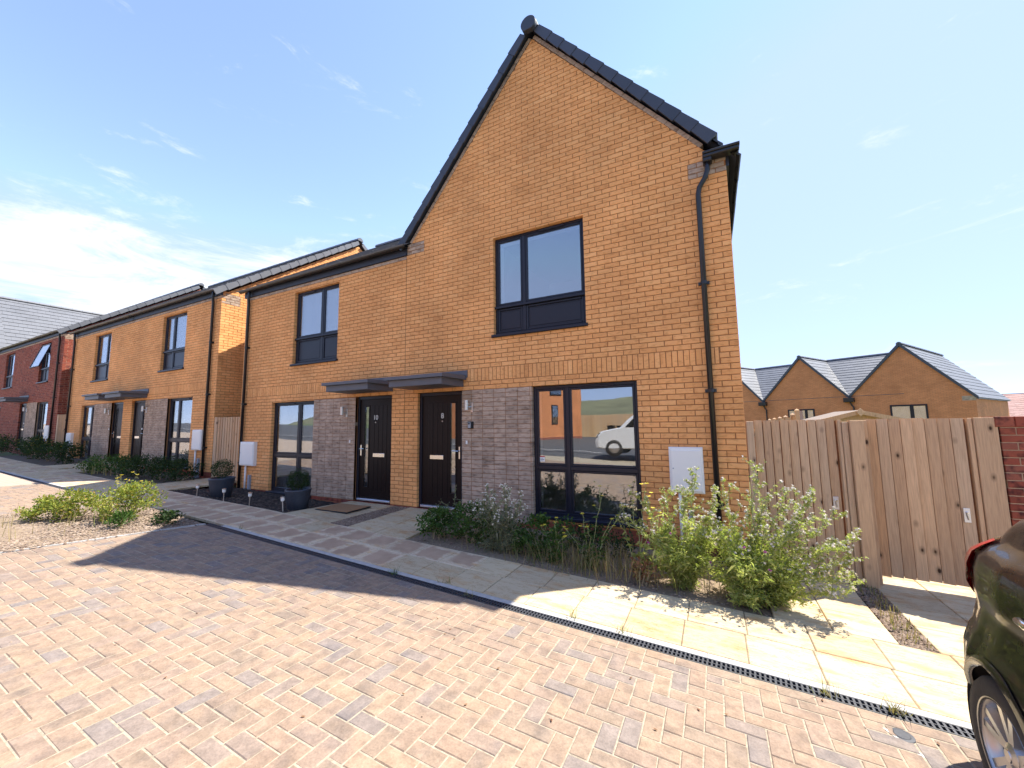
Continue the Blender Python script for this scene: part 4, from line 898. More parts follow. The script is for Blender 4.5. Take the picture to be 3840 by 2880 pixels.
# ================================================================== FENCES AND GATES
def board(parent, x0, x1, z0, z1, y, th=.028, lap=.012, jit=.004):
    """feather-edge board, thin on its left edge"""
    m = MB(); a = random.uniform(-jit,jit); t = random.uniform(-jit,jit)
    m.add([(x0,y-.006,z0+a),(x1,y-th,z0+a),(x1,y,z0+a),(x0,y,z0+a),(x0+t*.4,y-.006,z1+a),(x1+t*.4,y-th,z1+a),(x1+t*.4,y,z1+a),(x0+t*.4,y,z1+a)], [(3,2,1,0),(4,5,6,7),(0,1,5,4),(1,2,6,5),(2,3,7,6),(3,0,4,7)])
    return m.build('board', 'fence_wood', parent)
def latch(parent, x, z, y, w=.05, h=.145):
    m = MB().bevbox(x-w/2, x+w/2, y-.004, y, z-h/2, z+h/2, .0015); o = m.build('latch_plate', 'threshold_silver', parent)
    MB().tube([(x+.003,y-.004,z+.03),(x+.003,y-.03,z+.03)], .008, 8).build('latch_spindle', 'chrome', o); m = MB().tube([(x-.006,y-.012,z+.03),(x+.006,y-.014,z-.045)], .006, 6); m.build('latch_thumb', 'steel_brushed', o)
    return o
g1 = empty('garden_gate', (0,0,0), 'weathered wooden gate of vertical boards next to the house corner', 'gate')
n = 9; x0, x1 = .10, .90
for i in range(n):
    board(g1, x0+(x1-x0)*i/n+.005, x0+(x1-x0)*(i+1)/n-.006, -.245-.03*i/n, 1.505, .06+random.uniform(-.003,.003))
    MB().box(x0+(x1-x0)*(i+1)/n-.02, x0+(x1-x0)*(i+1)/n+.02, .0645, .07, -.23, 1.49).build('board_edge_strip', 'board_edge_shaded', g1)  # strip added behind each gap, coloured as the board's shadowed thick edge
for z in (-.05,.65,1.3): MB().box(.08,.92,.0705,.11,z,z+.09).build('rail', 'fence_wood', g1)
latch(g1, .845, .55, .036)
p = MB().bevbox(.012,.09,-.0,.075,-.35,1.495,.004); tag(p.build('fence_post', 'fence_wood'), 'narrow wooden post fixed to the brick corner of the house', 'post')
p = empty('fence_post', (1.0,0,-.3), 'wide wooden gate post standing between the two gates', 'post')
MB().bevbox(.005,.125,-.10,.0,-.06,1.79,.004).build('post', 'fence_wood', p); MB().bevbox(-.055,.0,-.05,.05,-.06,1.775,.004).build('stop_board', 'fence_wood', p); MB().bevbox(-.085,-.058,-.03,.05,-.06,1.80,.003).build('stop_board', 'fence_wood', p)
g2 = empty('garden_gate', (0,0,0), 'weathered wooden gate of vertical boards between gate post and red garden wall', 'gate')
n = 8; x0, x1 = 1.185, 1.985
for i in range(n):
    board(g2, x0+(x1-x0)*i/n+.005, x0+(x1-x0)*(i+1)/n-.006, -.215+.0*i, 1.505, .12+random.uniform(-.003,.003))
    MB().box(x0+(x1-x0)*(i+1)/n-.02, x0+(x1-x0)*(i+1)/n+.02, .1245, .13, -.2, 1.49).build('board_edge_strip', 'board_edge_shaded', g2)  # added dark strip again drawing the shaded board edge
for z in (-.05,.65,1.3): MB().box(1.17,2.0,.1305,.17,z,z+.09).build('rail', 'fence_wood', g2)
latch(g2, 1.925, .50, .096)
p = MB().bevbox(1.125,1.18,.01,.12,-.35,1.49,.004); tag(p.build('fence_post', 'fence_wood'), 'slim reddish hinge post left of the second gate', 'post')
p = empty('fence_post', (2.06,0.08,-.3), 'broad knotty board post against the end of the red garden wall', 'post')
MB().bevbox(-.015,.155,-.02,.09,-.1,1.805,.004).build('post', 'fence_wood', p); MB().bevbox(-.055,-.02,-.005,.09,-.1,1.80,.003).build('stop_board', 'fence_wood', p)
def slim_gate(x0, x1, z0, z1, y, label, n):
    o = empty('garden_gate', (x0,y,z0), label, 'gate', 'gates in the gaps between houses')
    for i in range(n): board(o, .14+(x1-x0-.14)*i/n-.004, .14+(x1-x0-.14)*(i+1)/n+.003, .04, z1-z0, 0)
    MB().bevbox(0,.125,-.03,.07,-.05,z1-z0+.01,.004).build('gate_post', 'fence_wood', o)
    for z in (.2,1.3): MB().box(.1,x1-x0,.002,.04,z,z+.09).build('rail', 'fence_wood', o)
slim_gate(-12.32, -11.14, .13, 1.77, .03, 'slim pale wooden gate in the gap left of the house numbered 10', 9)
slim_gate(-24.15, -23.15, .5, 2.1, .03, 'slim pale wooden gate in the gap beside the red brick house', 8)
# red garden wall at the right
gw = empty('garden_wall', (2.225,.06,-.4), 'red brick garden wall with upright coping bricks at the right edge', 'wall')
rects = []; k = 0
MB().box(.006,3.4,.006,.2,0,1.83).build('wall_core', 'mortar_pale', gw)
while k*.075 < 1.80:
    z0 = k*.075; i = -1; o_ = .1125 if k % 2 else 0
    while i*.225+o_ < 3.4:
        a, b = max(0,i*.225+o_+J), min(3.4,(i+1)*.225+o_-J); i += 1
        if b-a > .03: rects.append((a,b,z0+J,z0+.075-J))
    k += 1
place_rects(gw, 'brick', rects, 'brick_garden', 300, lambda x,z: Vector((x+2.225,.06,z-.4)), .1)
for i in range(30): MB().bevbox(i*.1125+(.0 if i else -.03), i*.1125+.1025, -.012, .22, 1.808, 1.912, .004).build('coping_brick', 'brick_garden', gw)
# garden behind the gates: shed and stepped fence
sh = empty('garden_shed', (3.05,7.5,-.35), 'timber garden shed whose gabled roof peeks over the gates', 'shed')
MB().box(-.9,.9,0,2.2,0,1.85).build('shed_wall', 'fence_wood', sh)
for s in (-1,1):
    MB().add([(0,-.12,2.09),(s*1.05,-.12,1.80),(s*1.05,2.3,1.80),(0,2.3,2.09),(0,-.12,2.05),(s*1.05,-.12,1.76),(s*1.05,2.3,1.76),(0,2.3,2.05)], [(0,1,2,3),(4,5,6,7),(0,1,5,4),(1,2,6,5),(2,3,7,6)]).build('shed_roof', 'mortar_grey', sh)
    MB().prism([(0,1.98),(s*1.08,1.69),(s*1.08,1.79),(0,2.09)] if s > 0 else [(s*1.08,1.69),(0,1.98),(0,2.09),(s*1.08,1.79)], -.15, -.125).build('barge_board', 'fence_wood', sh)
MB().prism([(0,1.92),(.085,2.03),(0,2.14),(-.085,2.03)], -.175, -.152, .004).build('finial', 'fence_wood', sh)
MB().prism([(-.9,1.85),(.9,1.85),(0,2.04)], 0, .03).build('shed_gable', 'fence_wood', sh)
bf = empty('garden_fence', (1.75,7.6,-.5), 'back garden fence with pointed posts stepping down the slope', 'fence')
yy, zz = 0, 0
for i, (yy, top) in enumerate(((0,2.30),(.7,2.19),(2.0,2.14),(3.2,2.11),(4.6,2.08),(6.0,2.05))):
    m = MB().box(-.05,.05,yy-.05,yy+.05,-1.2,top-.03); m.add([(-.058,yy-.058,top-.03),(.058,yy-.058,top-.03),(.058,yy+.058,top-.03),(-.058,yy+.058,top-.03),(0,yy,top+.02)], [(0,1,4),(1,2,4),(2,3,4),(3,0,4)]); m.build('post', 'fence_wood', bf)
    if i:
        m = MB().box(-.02,.02,py+.06,yy-.06,-1.2,top-.06); m.build('fence_panel', 'fence_wood', bf)
    py = yy
#--PLANTS--
# ================================================================== PLANTS
def leaf(m, p, d, n, L, W, droop=0):
    d = d.normalized(); s = d.cross(n)
    s = s.normalized() if s.length > 1e-4 else d.orthogonal().normalized()
    k = s.cross(d)
    a = p+d*L*.45+s*W/2-k*W*.12; b = p+d*L*.45-s*W/2-k*W*.12; t = p+d*L-Vector((0,0,droop*L))
    m.add([p, a, t, b], [(0,1,2),(0,2,3)])
def rv(r, z0=-1, z1=1): 
    v = Vector((r.gauss(0,1), r.gauss(0,1), r.uniform(z0,z1)*1.4)); return v.normalized()
def blob(m, p, r):
    m.add([p+Vector(q)*r for q in ((1,0,0),(-1,0,0),(0,1,0),(0,-1,0),(0,0,1),(0,0,-1))], [(0,2,4),(2,1,4),(1,3,4),(3,0,4),(2,0,5),(1,2,5),(3,1,5),(0,3,5)])
def shrub(label, base, rx, ry, h, n, size, mat, seed, cat='shrub', group=None, stems=7, clumps=34, lw=.5, flowers=0, fmat='petal_yellow', name='shrub', spiky=0):
    r = random.Random(seed); o = empty(name, base, label, cat, group); st = MB(); lf = MB(); fl = MB()
    cl = []
    for _ in range(clumps):
        a = r.uniform(0,6.283); e = r.random()**.6; z = r.random()**.8
        prof = (1-abs(z-.45)**2*1.9); k = e*max(.2, prof)
        cl.append((Vector((math.cos(a)*rx*k, math.sin(a)*ry*k, h*(.08+.84*z)+r.uniform(-.04,.07)*h)), r.uniform(.45,1.1)))
    for q in range(stems):
        c = r.choice(cl)[0]; st.tube([Vector((r.uniform(-.05,.05),r.uniform(-.05,.05),-.03)), c*.5+Vector((r.uniform(-.03,.03),0,0)), c], [.008,.006,.002], 4, False)
    per = max(1, n//clumps); cs = .30*(rx+ry)/2
    for c, s in cl:
        for _ in range(int(per*s)):
            d = rv(r, -.7, 1); p = c+d*cs*s*r.random()**.5
            if p.z < .01: p.z = r.uniform(.01,.05)
            dd = (d*.5+rv(r)*.7+Vector((0,0,.35+spiky))).normalized(); leaf(lf, p, dd, rv(r), size*r.uniform(.6,1.3), size*lw*r.uniform(.7,1.2), .15)
    for _ in range(flowers):
        c, s = r.choice(cl); p = c+Vector((r.uniform(-1,1)*cs, r.uniform(-1,1)*cs, cs*r.uniform(.5,1.2)))
        for k in range(6):
            a = k*1.047; leaf(fl, p, Vector((math.cos(a),math.sin(a),.35)), Vector((0,0,1)), .026, .018)
    st.build('stem', 'stem_dry', o); stuff(lf.build('foliage', mat, o))
    if flowers: stuff(fl.build('flower', fmat, o))
    return o
def thistle(label, base, stems, seed, bush=(.45,.4,.55), nbush=2600, seedheads=True, purple=2, lmat='leaf_thistle', dens=1.0):
    """stems: list of tip offsets from the base; a dense leafy lower mass plus branching stems with fluffy heads"""
    r = random.Random(seed); o = empty('thistle', base, label, 'weed'); st = MB(); lf = MB(); hd = MB(); bud = MB(); pp = MB()
    def branch(p, d, L, rad, lev):
        n = max(3, int(L/.07)); pts = [p.copy()]; q = p.copy(); dd = d.copy()
        for i in range(n):
            dd = (dd+Vector((r.gauss(0,.10),r.gauss(0,.10),r.gauss(.02,.06)))).normalized(); q = q+dd*L/n; pts.append(q.copy())
        st.tube(pts, [rad*(1-.75*i/n) for i in range(n+1)], 4, False)
        for i in range(1, n+1):
            t = i/n
            for _ in range(int((6 if lev else 7)*dens)):
                ld = (rv(r,-.2,1)+dd*.35).normalized(); leaf(lf, pts[i]+rv(r)*.012, ld, rv(r), r.uniform(.018,.042)*(1.35-t*.8), r.uniform(.007,.014)*(1.3-t*.6), .3)
            if lev < 2 and i > n*.3 and r.random() < (.75 if lev == 0 else .5):
                branch(pts[i], (dd*.75+rv(r,-.1,.8)*.75).normalized(), L*r.uniform(.16,.34)*(1.15-t*.4), rad*.55, lev+1)
        if lev >= 1 or L < .5:
            for _ in range(r.choice((1,2,2,3))):
                e = q+rv(r)*.022; bud_r = r.uniform(.006,.009); blob(bud, e, bud_r)
                if seedheads and r.random() < .62:
                    f = e+dd*.008
                    for _ in range(9): leaf(hd, f, (dd*.8+rv(r)*.8), rv(r), r.uniform(.014,.022), .011)
                    blob(hd, f+dd*.004, bud_r*.95)
    for tip in stems:
        tip = Vector(tip); p = Vector((r.uniform(-.12,.12), r.uniform(-.08,.08), -.02)); d0 = (tip*.6+Vector((0,0,tip.length*.55))).normalized()
        L = tip.length*1.04; n = 12; pts = []; c1 = p+d0*L*.5
        for i in range(n+1):
            t = i/n; pts.append(p*(1-t)**2+c1*2*t*(1-t)+tip*t*t+Vector((r.gauss(0,.008),r.gauss(0,.008),0)))
        st.tube(pts, [.0075*(1-.7*i/n) for i in range(n+1)], 5, False)
        for i in range(2, n+1):
            dd = (pts[i]-pts[i-1]).normalized(); t = i/n
            for _ in range(int(12*dens*(1.2-t*.5))): leaf(lf, pts[i]+rv(r)*.02-dd*r.uniform(0,.09), (rv(r,-.3,.8)+dd*.3), rv(r), r.uniform(.02,.055)*(1.35-t*.7), r.uniform(.008,.018)*(1.3-t*.6), .3)
            if i > 4:
                for _ in range(2 if t > .5 else 1): branch(pts[i], (dd*.8+rv(r,-.1,.7)*.8).normalized(), r.uniform(.10,.26)*(1.3-t*.55), .0035, 1)
    if nbush:
        bx, by, bz = bush; nl = 46; per = int(nbush*1.75/nl)
        for q in range(nl):
            a = r.uniform(0,6.283); zt = r.random()**.8; e = r.uniform(.55,1.12)*math.sqrt(max(.05,1-.55*zt*zt))
            tip = Vector((math.cos(a)*bx*e, math.sin(a)*by*e, bz*(.12+.98*zt)*r.uniform(.85,1.15))); c1 = Vector((tip.x*.35, tip.y*.35, tip.z*.75+.05)); pts = [c1*2*t*(1-t)+tip*t*t for t in (0,.2,.4,.6,.8,1)]
            st.tube(pts, [.006,.005,.0045,.0035,.0025,.0015], 4, False)
            for _ in range(per):
                t = r.random()**.75; p = c1*2*t*(1-t)+tip*t*t; sp = .045*(1.15-t*.6); p = p+Vector((r.gauss(0,sp),r.gauss(0,sp),r.gauss(0,sp)))
                if p.z < .0: p.z = r.uniform(0,.04)
                big = r.random() < .12
                leaf(lf, p, (Vector((tip.x,tip.y,.2))*.8+rv(r,-.4,1)*.8), rv(r), r.uniform(.06,.11) if big else r.uniform(.02,.055), r.uniform(.016,.028) if big else r.uniform(.007,.017), .35)
    for _ in range(purple):
        a = r.uniform(2.6,5.2); p = Vector((math.cos(a)*bush[0]*.95, math.sin(a)*bush[1]*1.05, bush[2]*r.uniform(.5,1.05))); blob(bud, p, .013)
        for _ in range(22): leaf(pp, p+Vector((0,0,.008)), rv(r,.2,1.2), rv(r), .022, .006)
    st.build('stem', 'stem_green', o); stuff(lf.build('foliage', lmat, o))
    if hd.f: stuff(hd.build('seed_head', 'seed_white', o))
    stuff(bud.build('bud', 'stem_green', o))
    if pp.f: stuff(pp.build('flower', 'petal_purple', o))
    return o
def flower_weed(label, base, tips, seed, mat='leaf_grey', fm='petal_yellow', fsz=.03):
    r = random.Random(seed); o = empty('flowering_weed', base, label, 'weed'); st = MB(); lf = MB(); fl = MB()
    for tip in tips:
        tip = Vector(tip); n = 9; p = Vector((r.uniform(-.05,.05),r.uniform(-.05,.05),-.02)); pts = [p.lerp(tip, i/n)+Vector((r.gauss(0,.012),r.gauss(0,.012),0))+Vector((0,0,.06*math.sin(math.pi*i/n))) for i in range(n+1)]
        st.tube(pts, [.005*(1-.6*i/n) for i in range(n+1)], 4, False)
        for i in range(1,n+1):
            for _ in range(7 if i < 6 else 4): leaf(lf, pts[i]+rv(r)*.01, rv(r,-.1,.8), rv(r), r.uniform(.03,.10)*(1.3-i/n), r.uniform(.012,.03)*(1.3-i/n*.7), .4)
            if i > 5 and r.random() < .7:
                e = pts[i]+rv(r,0,1)*.08; st.tube([pts[i], e], [.002,.0015], 3, False)
                if r.random() < .6:
                    for k in range(9): a = k*.7; leaf(fl, e, Vector((math.cos(a),math.sin(a)-.3,.25)), Vector((0,0,1)), fsz*r.uniform(.8,1.1), .011)
                else: blob(lf, e, .009)
        for k in range(9): a = k*.7; leaf(fl, pts[-1], Vector((math.cos(a),math.sin(a)-.3,.25)), Vector((0,0,1)), fsz, .012)
    st.build('stem', 'stem_green', o); stuff(lf.build('foliage', mat, o)); stuff(fl.build('flower', fm, o)); return o
def grass(name, label, pts, h, seed, mat='grass_dry', spread=.05, w=.004, lean=.35):
    r = random.Random(seed); m = MB()
    for x, y, z in pts:
        a = r.uniform(0,6.283); L = h*r.uniform(.4,1.15); d = Vector((math.cos(a)*lean*r.random(), math.sin(a)*lean*r.random(), 1)).normalized(); s = Vector((math.cos(a+1.5),math.sin(a+1.5),0))*w*r.uniform(.6,1.4)
        p = Vector((x,y,z)); c = p+d*L*.55; t = p+d*L+Vector((d.x,d.y,-.25))*L*.3*r.random(); m.add([p-s,p+s,c+s*.7,c-s*.7,t], [(0,1,2,3),(3,2,4)])
    return tag(stuff(m.build(name, mat)), label, 'grass')
zb = lambda x: g(x)-.02
# the weedy bed in front of number 8
thistle('tall thistle with white fluffy seed heads growing in front of the meter box', (-.72,-1.08,zb(-.7)), [(-.42,-.02,.86),(.12,.0,1.14),(-.12,-.12,.95),(.02,.22,.9),(-.55,-.1,.62),(.34,.06,.86),(.22,-.1,.7)], 11, (.44,.34,.60), 3600)
thistle('broad pale green thistle bush at the house corner, biggest weed in the bed', (-.16,-1.14,zb(-.1)), [(.16,.05,1.22),(-.15,0,1.0),(.26,.2,1.0),(.34,.0,.94),(-.28,-.1,.75),(.42,-.08,.74)], 12, (.46,.36,.66), 5200, purple=3)
thistle('thistle sprawling to the right across the slabs towards the gates', (.04,-1.05,zb(.0)), [(.42,.15,.98),(.52,.0,.84),(.60,-.1,.68),(.60,-.12,.5),(.56,-.15,.34),(.50,-.15,.2),(.32,.05,.92),(.46,-.15,.6)], 13, (.34,.32,.52), 2600, purple=1)
thistle('grey-green drying weed leaning against the dark brick panel', (-2.95,-1.12,zb(-2.9)), [(-.2,.05,.72),(.1,0,.78),(.3,.05,.6),(-.35,.0,.5),(.05,-.15,.6)], 14, (.36,.3,.5), 1700, True, 0, 'leaf_grey', .8)
flower_weed('sow thistle with yellow flowers standing in front of the big window', (-1.72,-1.1,zb(-1.7)), [(-.1,0,.62),(.15,.05,.95),(.25,-.05,.6),(-.3,0,.42),(.4,.1,.72),(.0,-.1,.5)], 21, 'leaf_green')
flower_weed('taller sow thistle with yellow flowers at the right end of the big window', (-1.16,-1.12,zb(-1.2)), [(-.08,0,1.0),(.1,.0,1.04),(.2,-.08,.75),(-.22,.0,.66)], 22, 'leaf_thistle')
flower_weed('thin yellow flowering weed between grey weed and window', (-2.2,-1.2,zb(-2.2)), [(.1,0,.55),(-.12,.05,.42),(.2,-.05,.35)], 23, 'leaf_green')
shrub('small green shrub at the corner of the bed by the door path', (-3.95,-1.12,zb(-4)), .34, .30, .40, 2000, .05, 'leaf_green', 31)
shrub('green leafy shrub beside the door numbered 8', (-3.42,-1.05,zb(-3.4)), .40, .34, .52, 2600, .05, 'leaf_green', 32, spiky=.3)
shrub('green nettle-like shrub under the left side of the big window', (-2.4,-.95,zb(-2.3)), .42, .36, .46, 2300, .055, 'leaf_green', 33)
shrub('clump of rusty dead leaves among the yellow flowers', (-1.12,-1.22,zb(-1.1)), .15, .12, .26, 200, .06, 'leaf_rust', 34, 'weed')
shrub('low dark weed filling the bed below the window sill', (-1.9,-.55,zb(-1.9)), .62, .25, .30, 1500, .05, 'leaf_deep', 35)
flower_weed('thin wiry weed growing beside the door numbered 8', (-4.12,-.45,zb(-4.1)), [(.0,0,.62),(-.2,-.05,.36),(-.32,-.1,.3),(.12,0,.4)], 36, 'leaf_grey', 'seed_brown', .012)
r = random.Random(4)
grass('dry_grass', 'dry straw-coloured grass along the front of the bed', [(r.gauss(-1.9,.55), r.gauss(-1.12,.16), zb(-1.9)) for _ in range(620)], .40, 41, lean=.9, w=.003)
grass('dry_grass', 'sparse dead grass scattered through the bed', [(r.uniform(-4.1,0), r.uniform(-1.38,-.1), g(-2)-.05) for _ in range(500)], .3, 42)
grass('weeds', 'tufts of dry weeds in the gravel strip by the gates', [(r.uniform(.9,1.07), r.uniform(-1.38,.0), g(1)) for _ in range(170)], .07, 43)
for i, (x, y, n_) in enumerate(((-2.9,-2.30,16),(-1.55,-2.33,14),(-1.1,-2.36,22),(.2,-2.44,20),(.52,-2.42,44),(-3.55,-2.4,26),(-2.55,-2.44,18),(-6.6,-2.3,10),(1.25,-1.5,18))):
    grass('weeds', ('dry weed tuft in the pavement joint above the drain' if i != 8 else 'thin dry weed in the slab joint near the dark car'), [(x+r.gauss(0,.03), y+r.gauss(0,.015), g(x)) for _ in range(n_)], .11, 50+i, 'grass_dry' if i not in (5,) else 'leaf_green', w=.0025, lean=1.4)['group'] = 'tufts in the paving joints'
# planted island on the left
zi2 = lambda x, y: g(x,y)+.02
shrub('yellow-green bush nearest the slabs on the gravel island', (-8.35,-2.98,zi2(-8.3,-3)), .50, .42, .52, 3600, .045, 'leaf_lime', 61, spiky=.25)
shrub('yellow-green bush in the middle of the gravel island', (-9.0,-3.38,zi2(-9,-3.4)), .40, .36, .40, 2600, .045, 'leaf_lime', 62, flowers=3, spiky=.2)
shrub('green bush leaning against its neighbour on the left of the island', (-9.3,-3.62,zi2(-9.3,-3.6)), .30, .30, .32, 1900, .045, 'leaf_lime', 63, spiky=.2)
shrub('tuft of grassy green leaves on the island edge', (-7.95,-3.2,zi2(-8,-3.2)), .16, .16, .16, 420, .10, 'leaf_green', 64, 'weed', lw=.15, spiky=.6)
shrub('small dark weed at the shaded tip of the gravel island', (-7.75,-2.75,zi2(-7.7,-2.7)), .22, .16, .15, 420, .06, 'leaf_deep', 65, 'weed')
flower_weed('tall dark dying weed at the far left of the island', (-9.6,-4.25,zi2(-9.6,-4.2)), [(.05,0,.78),(-.2,.1,.6),(.22,-.05,.55)], 66, 'leaf_grey', 'seed_brown', .012)
flower_weed('wispy yellow flowered weed behind the island bushes', (-9.35,-2.75,zi2(-9.3,-2.7)), [(-.1,0,.55),(.3,.1,.6),(-.5,.1,.5),(.6,0,.52)], 67, 'leaf_grey')
grass('dry_grass', 'thin grass stalks on the gravel island', [(r.uniform(-9.9,-7.9), r.uniform(-4.2,-2.6), g(-9,-3)+.02) for _ in range(70)], .36, 68)
# shrubs along the next houses
for i, (x, y, rx, h) in enumerate(((-16.0,-1.0,.60,.45),(-15.1,-.95,.62,.50),(-14.1,-.9,.70,.56),(-13.2,-.75,.66,.56),(-12.55,-.6,.45,.50))):
    shrub(('leftmost', 'second from left', 'middle', 'second from right', 'rightmost')[i]+' dark green shrub in the bed below the blind-covered window', (x,y,g(x)-.03), rx, .46, h, 1700, .06, 'leaf_deep' if i > 1 else 'leaf_green', 70+i, group='dark shrubs in the hedge bed')
for i, (x, y, rx, h) in enumerate(((-19.7,-.8,.75,.62),(-21.0,-.85,.8,.66),(-22.3,-.8,.8,.66),(-23.7,-.7,.7,.7),(-26.3,-.9,1.2,.6),(-28.6,-.9,1.2,.6))):
    shrub(('rightmost', 'second from right', 'third from right', 'fourth from right', 'fifth from right', 'leftmost')[i]+' yellow-flowered shrub in the far flower bed', (x,y,g(x)-.03), rx, .5, h, 1500, .07, 'leaf_deep', 80+i, group='flowering shrubs by the far houses', flowers=26 if i != 0 else 8)
grass('grass_plumes', 'pale grass plumes at the front of the hedge bed', [(r.gauss(-15.6,.5), r.gauss(-1.25,.06), g(-15.6)) for _ in range(26)], .42, 90, w=.012)
def pot(label, x, y, z, s):
    o = empty('plant_pot', (x,y,z), label, 'plant pot', 'pots under the window'); m = MB()
    m.lathe([(0,0),(.145*s,0),(.165*s,.02*s),(.20*s,.22*s),(.215*s,.34*s),(.222*s,.36*s),(.222*s,.385*s),(.195*s,.385*s),(.185*s,.34*s),(0,.34*s)], n=32); m.build('pot', 'pot_blue', o, smooth=True)
    r = random.Random(int(x*10)); lf = MB(); R_ = .19*s; c = Vector((0,0,.55*s)); MB().tube([(0,0,.33*s),(0,0,.45*s)], .012, 6).build('stem', 'tree_bark', o)
    for _ in range(1500):
        d = rv(r,-1,1); leaf(lf, c+d*R_*(r.uniform(.55,1.04)), (d*.7+rv(r)*.8), rv(r), .026, .018)
    stuff(lf.build('foliage', 'leaf_deep', o))
pot('blue-grey pot with clipped box ball under the lower window', -7.24, -1.0, g(-7.24)-.075, 1.0)
pot('blue-grey pot with clipped box ball beside the slim gate', -9.55, -1.12, g(-9.55)-.05, 1.05)
for i, (x, y) in enumerate(((-9.76,-1.46),(-8.82,-1.44),(-8.01,-1.42),(-7.11,-1.36))):
    o = empty('solar_light', (x,y,g(x)-.03), ('leftmost','second from left','third from left','rightmost')[i]+' small solar stake light at the edge of the bark bed', 'garden light', 'solar stake lights')
    MB().tube([(0,0,-.03),(0,0,.2)], .008, 8).build('stake', 'steel_brushed', o); MB().lathe([(0,.19),(.02,.195),(.03,.21),(.03,.255),(.0,.255)], n=14).build('lamp_body', 'white_plastic', o); MB().lathe([(.0,.256),(.036,.258),(.036,.27),(0,.278)], n=14).build('lamp_cap', 'steel_brushed', o)
    o.rotation_euler = (0, (.05,.0,.06,-.09)[i], 0)
# ================================================================== SMALL THINGS
mat_o = MB().slab([(-.40,-.28),(.40,-.28),(.40,.28),(-.40,.28)], lambda x,y: .022, .014, .004).build('doormat', 'black_rubber', None, loc=(-6.44,-.66,ramp8(-6.44,-.66)), rotz=.03)
m_ = MB().slab([(-.375,-.255),(.375,-.255),(.375,.255),(-.375,.255)], lambda x,y: .03, .012, .003).build('mat_pile', 'coir', mat_o); tag(mat_o, 'brown coir doormat in front of the door numbered 10', 'doormat')
tag(MB().lathe([(0,.003),(.034,.003),(.038,.0),(.054,-.001),(.058,-.008)], (.48,-2.64,g(.48)+.006), 24).build('stopcock_cover', 'drain_black'), 'small round metal utility cover set in the block paving', 'utility cover')
lid = MB(); lid.add([(.40,-2.62,g(.4)+.004),(.43,-2.62,g(.43)+.004),(.88,-3.30,g(.88)+.012),(.85,-3.30,g(.85)+.012)], [(3,2,1,0)]); tag(lid.build('paving_edge_trim', 'concrete'), 'thin metal trim strip crossing the paving near the dark car', 'trim')
lf = MB(); rr = random.Random(77)
for _ in range(46):
    p = Vector((rr.uniform(-5.5,1.2), rr.uniform(-4.6,-2.45), 0)); p.z = g(p.x,p.y)+.006; a = rr.uniform(0,6.28); leaf(lf, p, Vector((math.cos(a),math.sin(a),.12)), Vector((0,0,1)), .028, .014)
tag(stuff(lf.build('fallen_leaves', 'leaf_rust')), 'a few dry leaves scattered on the paving', 'leaves')
